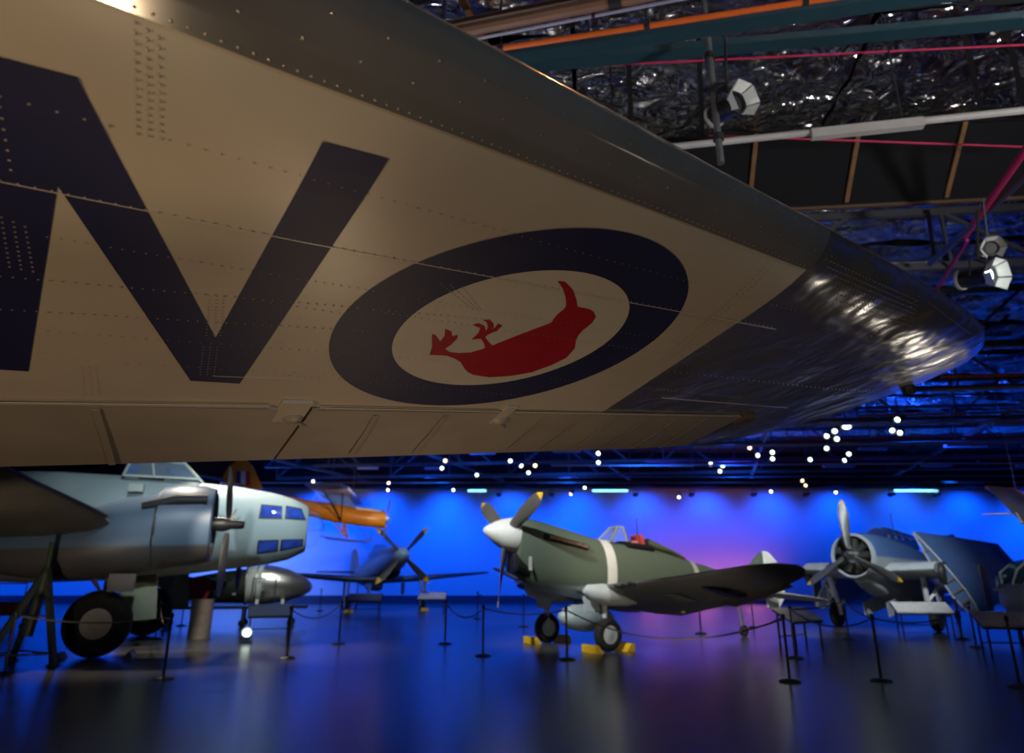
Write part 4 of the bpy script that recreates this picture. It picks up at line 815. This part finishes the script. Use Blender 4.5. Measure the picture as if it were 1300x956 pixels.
# tail
def slab(pts, y, th, name, m, root):
    b = MB(); n = len(pts); b.add([(x, y + d, z) for d in (-th / 2, th / 2) for x, z in pts], [tuple(range(n)), tuple(range(n, 2 * n))[::-1]] + [(i, (i + 1) % n, n + (i + 1) % n, n + i) for i in range(n)]); return b.build(name, m, root)
slab([(-5.7, 1.5), (-6.3, 2.05), (-6.55, 2.22), (-6.62, 1.1), (-6.3, 1.1)], 0, .1, 'fin', mgr, pk)
slab([(-6.6, 2.26), (-6.85, 2.24), (-7.15, 1.98), (-7.4, 1.5), (-7.35, 1.0), (-7.0, .62), (-6.66, .72), (-6.62, 1.2)], 0, .08, 'rudder', 'white', pk)
for s_ in (-1, 1): b = MB(); b.loft(wing([((-5.75, .08 * s_, 1.22), (-7.05, .08 * s_, .96), .12), ((-6.0, 1.2 * s_, 1.12), (-7.05, 1.2 * s_, .92), .09), ((-6.35, 1.85 * s_, 1.04), (-6.85, 1.85 * s_, .93), .05), ((-6.55, 1.96 * s_, 1.0), (-6.7, 1.96 * s_, .96), .02)])); b.build('tailplane', mat('tail_pale', (0.42, 0.42, 0.40), .5), pk, True)
band(-5.3, -5.55, 'tail_band', 'white', 1.02, None, FS, pk); band(-4.2, -5.25, 'tail_code_panel', mat('panel_teal', (0.1, 0.2, 0.16), .5), 1.012, None, FS, pk)
wheel(pk, (-5.6, 0, .15), .15, .09, 'rubber', 'steel'); b = MB(); b.tube([(-5.6, 0, .15), (-5.45, 0, .95)], .04, 6); b.build('tail_leg', 'steel', pk)
b = MB(); b.lathe([(0, -.12), (.05, -.1), (.06, .05), (0, .12)], (-1.95, 1.6, .86), (0, 0, 1), 10); b.build('flap_hinge_cap', 'yellow', pk, True)
for y, dx in ((1.24, .44), (1.24, -.44), (-1.24, .44), (-1.24, -.44)):
    b = MB(); s_ = 1 if dx > 0 else -1
    b.add([(dx - .12 * s_, y - .26, 0), (dx + .1 * s_, y - .26, 0), (dx + .1 * s_, y + .26, 0), (dx - .12 * s_, y + .26, 0), (dx + .02 * s_, y - .26, .16), (dx + .1 * s_, y - .26, .16), (dx + .1 * s_, y + .26, .16), (dx + .02 * s_, y + .26, .16)], [(0, 3, 2, 1), (4, 5, 6, 7), (0, 1, 5, 4), (1, 2, 6, 5), (2, 3, 7, 6), (3, 0, 4, 7)])
    c = b.build('wheel_chock', 'yellow'); c.matrix_world = Matrix.Translation(pk.location) @ Matrix.Rotation(R(210.3), 4, 'Z')
    tag(c, 'yellow wedge chock ' + ('ahead of' if dx > 0 else 'behind') + ' the green fighter wheel ' + ('below its outstretched wing' if y > 0 else 'below its propeller'), 'wheel chock', 'green fighter chocks')

# ================================================================== FOLDED-WING AIRCRAFT (right)
av = empty('folded_wing_aircraft', (11.652, 23.748, 0), R(221), 'blue-grey radial-engined aircraft with folded wings and pale belly', 'aircraft')
mav = two_tone('naval_paint', (0.10, 0.20, 0.42), (0.42, 0.46, 0.48), 2.1, .02, .42, .05)
AS = [(1.62, 2.78, 1.54, .62), (1.4, 2.84, 1.48, .68), (.8, 2.86, 1.3, .7), (0, 2.84, 1.0, .68), (-.8, 2.78, .8, .66), (-2.2, 2.6, .62, .62), (-3.8, 2.3, .75, .5), (-5.5, 1.95, 1.0, .34), (-7.5, 1.6, 1.1, .12)]
b = MB(); b.loft(fus(AS, 32), True, False, True); b.build('fuselage', mav, av, True, 50)
b = MB(); b.lathe([(.58, -.02), (.60, .05), (.64, .05), (.68, -.1), (.67, -.12), (.6, -.12)], (1.64, 0, 2.16), (1, 0, .08), 32); co = b.build('cowl_ring', 'pale_grey', av, True)
b = MB(); b.lathe([(0, 0), (.57, 0), (.57, .02), (0, .02)], (1.35, 0, 2.16), (1, 0, .08), 24); b.build('firewall', 'black', co)
for k in range(9):
    a = 2 * math.pi * k / 9; d = V((0, math.cos(a), math.sin(a))); b = MB(); b.lathe([(.11, .12), (.115, .2), (.12, .35), (.12, .5), (.05, .54), (0, .54)], (1.5, 0, 2.17), d, 10); b.build('cylinder', mat('cyl', (0.12, 0.12, 0.11), .4, .7), co, True)
b = MB(); b.lathe([(.22, -.1), (.24, .0), (.2, .1), (.11, .18), (.1, .4), (.06, .45), (0, .46)], (1.56, 0, 2.17), (1, 0, .08), 20); b.build('spinner', 'alum', av, True)
prop(av, (1.86, 0, 2.19), (1, 0, .08), -2, 3, 1.66, .3, mat('blade_alum', (0.2, 0.2, 0.19), .4, .4), 'yellow', 9)
b = MB(); b.loft(fus([(-.1, 2.84, 2.7, .25), (-.4, 3.05, 2.7, .34), (-.9, 3.1, 2.68, .36), (-2.6, 2.95, 2.55, .34), (-3.2, 2.55, 2.4, .2)], 18)); co = b.build('canopy', glass('naval_glass', (0.03, 0.05, 0.1), .08, .7), av, True)
for x, t_ in ((-.42, 3.06), (-.95, 3.1), (-1.5, 3.06), (-2.1, 3.0)): b = MB(); b.tube([(x, -.36, 2.7), (x, -.28, t_ - .08), (x, 0, t_ + .02), (x, .28, t_ - .08), (x, .36, 2.7)], .02, 6); b.build('canopy_frame', mav, co)
b = MB(); b.tube([(-1.7, 0, 2.9), (-1.72, 0, 3.6)], .015, 6); b.build('aerial_mast', 'black', av)
b = MB(); b.loft(fus([(1.3, 1.6, 1.38, .2), (.9, 1.52, 1.2, .3), (.2, 1.3, .95, .34)], 16)); b.build('oil_cooler', 'pale_grey', av, True)
slab([(-5.6, 1.9), (-6.3, 3.0), (-7.2, 3.1), (-7.6, 2.6), (-7.5, 1.3)], 0, .1, 'fin', mav, av)
b = MB(); b.loft(wing([((-5.9, 2.6, 2.0), (-6.8, 2.6, 2.0), .08), ((-5.6, 0, 1.9), (-7.3, 0, 1.9), .16), ((-5.9, -2.6, 2.0), (-6.8, -2.6, 2.0), .08)])); b.build('tailplane', mav, av, True)
mrb = mat('fold_rib', (0.2, 0.16, 0.12), .55)
for s_ in (1, -1):
    b = MB(); b.loft(wing([((1.0, .5 * s_, 1.72), (-2.2, .5 * s_, 1.5), .5), ((.95, 2.0 * s_, 1.78), (-1.9, 2.0 * s_, 1.55), .44)])); ce = b.build('wing_centre_section', 'pale_grey', av, True)
    b = MB(); b.lathe([(0, -.08), (.3, -.08), (.34, 0), (.3, .08), (0, .08)], (.4, 2.06 * s_, 1.66), (0, s_, 0), 20); b.build('fold_joint', mat('joint_dark', (0.03, 0.03, 0.03), .5), ce, True)
    # outer panel folded back: its root end faces forward, trailing edge up
    A0, B0 = (V((.45, 1.42, 2.88)), V((.45, 2.78, .52))) if s_ > 0 else (V((.0, -1.25, 1.95)), V((.0, -2.1, .55))); A1, B1 = (V((-4.2, 2.3, 2.6)), V((-4.2, 2.95, 1.3))) if s_ > 0 else (V((-4.2, -1.6, 1.7)), V((-4.2, -2.2, .8)))
    nrm = (B0 - A0).cross(V((1, 0, 0))).normalized() * s_
    b = MB(); b.loft([foil(B0, A0, .42, nrm), foil(B0.lerp(B1, .5), A0.lerp(A1, .5), .3, nrm), foil(B1, A1, .14, nrm), foil(B1 + V((-.3, 0, .3)), A1 + V((-.3, 0, -.3)), .05, nrm)]); ow = b.build('outer_wing_panel', mat('fold_blue', (0.09, 0.17, 0.36), .4), av, True)
    for t in (.06, .16, .28, .4, .52, .64, .76, .88):
        c = B0.lerp(A0, t); hgt = .42 * itp(AF, t); b = MB(); b.beam(c - nrm * hgt * .36 + V((.03, 0, 0)), c + nrm * hgt * .58 + V((.03, 0, 0)), .05, .04, (1, 0, 0)); b.build('fold_rib', mrb, ow)
    for sg, kk in ((-.37, 0), (.6, 1)):
        b = MB(); b.tube([B0.lerp(A0, t) + nrm * (.42 * itp(AF, t) * sg) + V((.03, 0, 0)) for t in (.02, .1, .25, .5, .75, .98)], .025, 6); b.build('fold_edge', 'pale_grey', ow)
    fc = B0.lerp(A0, .12) + V((-.5, .32 * s_, .45)); b = MB(); b.box(fc, (.55, .04, 1.25)); b.build('wing_flap', mat('flap_grey', (0.16, 0.17, 0.19), .5), ow)
    # undercarriage: stout oleo with V brace
    wheel(av, (0, 1.5 * s_, .38), .38, .24, 'rubber', 'dark_metal')
    b = MB(); b.tube([(.02, 1.36 * s_, .38), (.1, 1.36 * s_, .7), (.35, 1.45 * s_, 1.6)], [.06, .075, .09], 10); b.build('gear_leg', 'white', av, True)
    b = MB(); b.tube([(.12, 1.4 * s_, .85), (-.1, 1.95 * s_, 1.55)], .055, 8); b.build('gear_brace', 'white', av, True)
    b = MB(); b.box((-.1, 1.66 * s_, .95), (.5, .03, .7)); b.build('gear_door', 'pale_grey', av)
for s_ in (-1, 1): b = MB(); b.box((-.4, .36 * s_, .72), (1.9, .03, .42), Matrix.Rotation(R(8), 3, 'Y')); b.build('bay_door', 'pale_grey', av)
wheel(av, (-6.2, 0, .18), .18, .12, 'rubber', 'steel'); b = MB(); b.tube([(-6.2, 0, .18), (-6.0, 0, 1.2)], .05, 6); b.build('tail_leg', 'steel', av)

# ================================================================== COCKPIT SECTION AT THE RIGHT EDGE
he = empty('cockpit_section', (13.2, 18.6, 0), R(200), 'grey cockpit section with green tinted windscreen on a dark stand', 'cockpit')
mhe = mat('heli_grey', (0.36, 0.40, 0.42), .45)
HS = [(1.12, 1.15, .85, .2), (1.05, 1.4, .7, .45), (.8, 1.68, .55, .62), (.3, 1.95, .48, .72), (-.6, 2.05, .48, .74), (-1.4, 1.95, .6, .66), (-2.0, 1.7, .85, .4)]
b = MB(); b.loft(fus(HS, 28)); b.build('cabin', mhe, he, True, 50)
b = MB(); b.loft([[(x + .02, y * 1.02, z) for (x_, y, z) in sring(x, t_ * 1.005, b_, hw, 28) for x in [x_]] for x, t_, b_, hw in ((1.06, 1.40, 1.06, .42), (.82, 1.7, 1.08, .63), (.3, 1.97, 1.12, .73))], True, False, False); so = b.build('windscreen', glass('green_glass', (0.01, 0.07, 0.04), .06, .85), he, True)
for y in (0, -.45, .45): b = MB(); b.tube([(1.1, y * .6, 1.38), (.85, y, 1.72 - abs(y) * .15), (.35, y * 1.1, 1.97 - abs(y) * .25)], .025, 6); b.build('windscreen_frame', 'pale_grey', so)
b = MB(); b.box((.95, 0, 1.25), (.25, 1.1, .05)); b.build('brow', 'pale_grey', he)
for x in (.5, -1.2):
    b = MB(); b.loft([[(x + dx, y, z) for y, z in ((-.6, .3), (.6, .3), (.55, .62), (.3, .52), (-.3, .52), (-.55, .62))] for dx in (-.05, .05)]); b.build('cradle', 'black', he)
    for y in (-.5, .5): b = MB(); b.beam((x, y, 0), (x, y, .32), .08, .08); b.build('stand_leg', 'black', he)
b = MB(); b.box((-.35, 0, .1), (1.7, .08, .08)); b.build('stand_rail', 'black', he)

# wing hung in the roof at the right edge
hw = empty('hanging_wing', on_y(1300, 640, 20), 0, 'dark wing tip with orange edge hung in the roof above the cockpit section', 'aircraft wing'); off = -V(hw.location)
p0, p1, p2 = on_y(1256, 621, 20.0), on_y(1286, 622, 20.6), on_y(1300, 664, 18.8)
b = MB(); q = [(on_y(1252, 619, 20.2), on_y(1262, 627, 19.7)), (on_y(1290, 622, 20.4), on_y(1274, 640, 19.3)), (on_y(1325, 650, 20.2), on_y(1298, 665, 18.9)), (on_y(1400, 710, 20.0), on_y(1380, 730, 18.6))]
b.loft([foil(a + off, c + off, .12) for a, c in q]); b.build('wing_panel', mat('hung_wing', (0.14, 0.14, 0.17), .4), hw, True)
b = MB(); b.tube([q[0][0] + off, q[1][0] + off, q[2][0] + off], .05, 8); b.build('leading_strip', 'orange', hw, True)
b = MB(); b.tube([on_y(1247, 653, 19.2) + off, on_y(1290, 652, 19.2) + off], [.012, .035], 8); b.build('pitot_tube', 'white', hw, True)
b = MB(); b.tube([on_y(1290, 652, 19.2) + off, q[2][1] + off], .03, 6); b.build('pitot_mount', 'white', hw)
for c in (q[1][0], q[3][0]): b = MB(); b.tube([c + off, c + off + V((0, 0, 8.6 - c.z))], .008, 5); b.build('hanging_cable', 'steel', hw)

# ================================================================== BARRIERS
def make_post():
    o = empty('stanchion', (0, 0, 0))
    b = MB(); b.lathe([(0, 0), (.17, 0), (.17, .015), (.13, .035), (.03, .05), (0, .05)], (0, 0, 0), (0, 0, 1), 20); b.build('base', 'black', o, True)
    b = MB(); b.tube([(0, 0, .03), (0, 0, .95)], .022, 10); b.build('pole', 'black', o, True)
    b = MB(); b.lathe([(.026, .92), (.035, .94), (.035, .98), (.02, 1.0), (0, 1.005)], (0, 0, 0), (0, 0, 1), 12); b.build('cap', 'black', o, True)
    return o
def gnd(px, py): return on_z(px, py, 0)
ppx = {'a': (5, 856), 'b': (207, 862), 'c': (364, 836), 'd': (430, 818), 'e': (565, 818), 'f': (613, 833), 'g': (665, 796), 'h': (720, 838), 'i': (1003, 866), 'j': (1010, 836), 'k': (1119, 865), 'l': (1240, 822), 'm': (1222, 812), 'n': (406, 776), 'o': (957, 797), 'p': (197, 812), 'q': (1295, 872), 'r': (890, 805), 's': (230, 795), 't': (1078, 812), 'u': (606, 786)}
near = {'a': 'black stanchion beside the aircraft jack', 'b': 'black stanchion in front of the big bomber wheel', 'c': 'black stanchion near the floor-standing reading board', 'd': 'black stanchion before the wing of the four-bladed fighter', 'f': 'black stanchion before the nose of the green fighter', 'h': 'black stanchion at the near wheel of the green fighter', 'i': 'black stanchion in front of the display board by the green tail', 'k': 'black stanchion standing before the folded-wing aircraft', 'q': 'black stanchion in front of the cockpit section', 'e': 'black stanchion behind the rope before the green fighter nose', 'g': 'small far stanchion behind the green fighter propeller', 'j': 'black stanchion behind the display board by the green tail', 'l': 'black stanchion between the cockpit section and the folded wing', 'm': 'far stanchion beneath the folded wing', 'n': 'far stanchion beside the silver fuselage section', 'o': 'far stanchion beside the green fighter tail wheel', 'r': 'far stanchion under the green fighter wing', 'p': 'far stanchion between the bomber wheels and the drum', 's': 'far stanchion behind the cream drum', 't': 'far stanchion in front of the radial engine', 'u': 'small far stanchion at the foot of the backdrop wall'}
post0 = make_post(); posts = {}
for i, (k, p) in enumerate(ppx.items()):
    o = post0 if i == 0 else copy_tree(post0); o.location = gnd(*p); posts[k] = V(o.location)
    tag(o, near.get(k, 'small distant black stanchion among the exhibits'), 'stanchion', 'barrier stanchions')
    if k not in near: o['group'] = 'distant barrier stanchions'
mrope = mat('rope', (0.12, 0.10, 0.085), .7)
def rope(a, c, sag, label, m=mrope):
    p, q = posts[a] + V((0, 0, .93)), posts[c] + V((0, 0, .93)); o = empty('barrier_rope', (p + q) / 2, 0, label, 'rope', 'barrier ropes'); off = -V(o.location)
    P = [p.lerp(q, t / 14) + off - V((0, 0, sag * 4 * (t / 14) * (1 - t / 14))) for t in range(15)]
    b = MB(); b.tube(P, .014, 6); b.build('cord', m, o, True)
    for e, f_ in ((0, 1), (-1, -2)): b = MB(); b.tube([P[e], P[e].lerp(P[f_], .5)], .02, 6); b.build('end_hook', 'steel', o, True)
rope('a', 'b', .1, 'barrier rope passing in front of the big bomber wheel'); rope('c', 'd', .25, 'barrier rope sagging left of the four-bladed fighter')
rope('e', 'f', .25, 'barrier rope sagging before the nose of the green fighter'); rope('f', 'h', .1, 'barrier rope along the front of the green fighter'); rope('h', 'i', .42, 'long sagging barrier rope under the green wing')
rope('j', 'k', .22, 'barrier rope sagging before the folded-wing aircraft'); rope('t', 'k', .05, 'taut barrier rope toward the radial engine'); rope('t', 'j', .05, 'taut barrier rope beside the green tail'); rope('k', 'l', .2, 'barrier rope below the display board of the folded-wing aircraft')
rope('g', 'u', .2, 'distant barrier rope near the backdrop'); rope('p', 's', .2, 'distant barrier rope behind the drum'); rope('b', 'p', .3, 'barrier rope running back beside the bomber wheel')
rope('o', 'r', .25, 'distant barrier rope behind the green wing'); rope('m', 'l', .2, 'short barrier rope beside the cockpit section')

# ================================================================== DISPLAY BOARDS
def board(px, py, wd, yaw, label, mface, depth=.55, h=.72):
    o = empty('display_board', gnd(px, py), R(yaw), label, 'display board', 'exhibit display boards')
    r = Matrix.Rotation(R(28), 3, 'X')
    b = MB(); b.box((0, 0, h), (wd, depth, .03), r); bo = b.build('panel', mface, o)
    b = MB(); b.box((0, 0, h - .035), (wd + .03, depth + .03, .03), r); b.build('tray', 'black', bo)
    for sx in (-1, 1):
        for y in (-depth * .36, depth * .36):
            zt = h - .04 + y * math.tan(R(28)); b = MB(); b.beam((sx * wd * .44, y, 0), (sx * wd * .44, y, zt), .035, .035); b.build('leg', 'black', o)
    b = MB(); b.beam((-wd * .44, depth * .36, .25), (wd * .44, depth * .36, .25), .025, .025); b.build('cross_bar', 'black', o)
mpw = mat('print_pale', (0.62, 0.60, 0.58), .4, 0, .15, 9); mpd = mat('print_dark', (0.06, 0.07, 0.11), .4, 0, .15, 9)
board(462, 782, 1.4, 0, 'dark display board before the left wing of the four-bladed fighter', mpd); board(548, 778, 1.25, -4, 'pale display board before the right wheel of the four-bladed fighter', mpw)
board(1018, 822, 1.25, 38, 'pale slanted display board beside the green fighter tail', mpw); board(1176, 806, 1.5, -8, 'pale display board under the folded-wing aircraft', mpw)
board(1296, 834, 1.4, -10, 'pale display board in front of the cockpit section', mpw); board(340, 812, 1.1, 20, 'dark reading board in front of the silver fuselage section', mpd)

# drum, floor lamp, cart
dr = empty('steel_drum', gnd(252, 810), 0, 'cream ribbed steel drum standing under the bomber nose', 'drum')
mdr = mat('drum_cream', (0.55, 0.50, 0.42), .45)
b = MB(); b.lathe([(0, .02), (.285, .02), (.285, .33), (.30, .345), (.30, .365), (.285, .38), (.285, .62), (.30, .635), (.30, .655), (.285, .67), (.285, .95), (0, .95)], (0, 0, 0), (0, 0, 1), 28); b.build('body', mdr, dr, True)
for z in (.0, .94): b = MB(); b.lathe([(.27, z), (.30, z), (.30, z + .035), (.27, z + .035)], (0, 0, 0), (0, 0, 1), 28); b.build('rim', mdr, dr, True)
fl = empty('floor_lamp', gnd(312, 816), 0, 'small lit floor lamp in front of the dark reading board', 'floor lamp'); fl.rotation_euler = (0, 0, R(20)); fl.scale = (1.25,) * 3
b = MB(); b.box((0, 0, .015), (.25, .2, .03)); b.build('base', 'black', fl)
b = MB(); b.lathe([(0, .12), (.08, .12), (.09, -.05), (.11, -.1), (.09, -.1), (.08, -.06), (0, -.06)], (0, 0, .16), (0, .9, -.4), 16); b.build('housing', mwh, fl, True)
b = MB(); b.lathe([(0, -.075), (.08, -.075), (.08, -.062), (0, -.062)], (0, 0, .16), (0, .9, -.4), 16); b.build('lens', mat('floor_lens', (0.8, 1.0, 0.9), .3, emit=2.5), fl)
b = MB(); b.tube([(-.1, 0, .02), (-.1, 0, .16), (.1, 0, .16), (.1, 0, .02)], .012, 6); b.build('yoke', 'dark_metal', fl)
ct = empty('tool_cart', gnd(2, 800), 0, 'orange tool cart standing behind the aircraft jack', 'cart')
b = MB(); b.box((0, 0, .62), (1.1, .6, .4)); b.build('body', mat('cart_orange', (0.6, 0.1, 0.02), .45), ct)
for z in (.5, .62, .74): b = MB(); b.box((0, -.31, z), (.9, .02, .09)); do = b.build('drawer', mat('cart_dark', (0.4, 0.06, 0.015), .45), ct); b = MB(); b.box((0, -.33, z), (.3, .02, .02)); b.build('handle', 'steel', do)
for x in (-.45, .45):
    for y in (-.22, .22): b = MB(); b.beam((x, y, .1), (x, y, .45), .04, .04); b.build('leg', 'black', ct); b = MB(); b.lathe([(0, -.025), (.09, -.025), (.1, 0), (.09, .025), (0, .025)], (x, y, .1), (0, 1, 0), 14); b.build('caster', 'rubber', ct, True)
b = MB(); b.tube([(-.5, 0, .82), (-.5, 0, 1.35), (.5, 0, 1.35), (.5, 0, .82)], .025, 8); b.build('push_bar', 'cart_orange', ct, True)
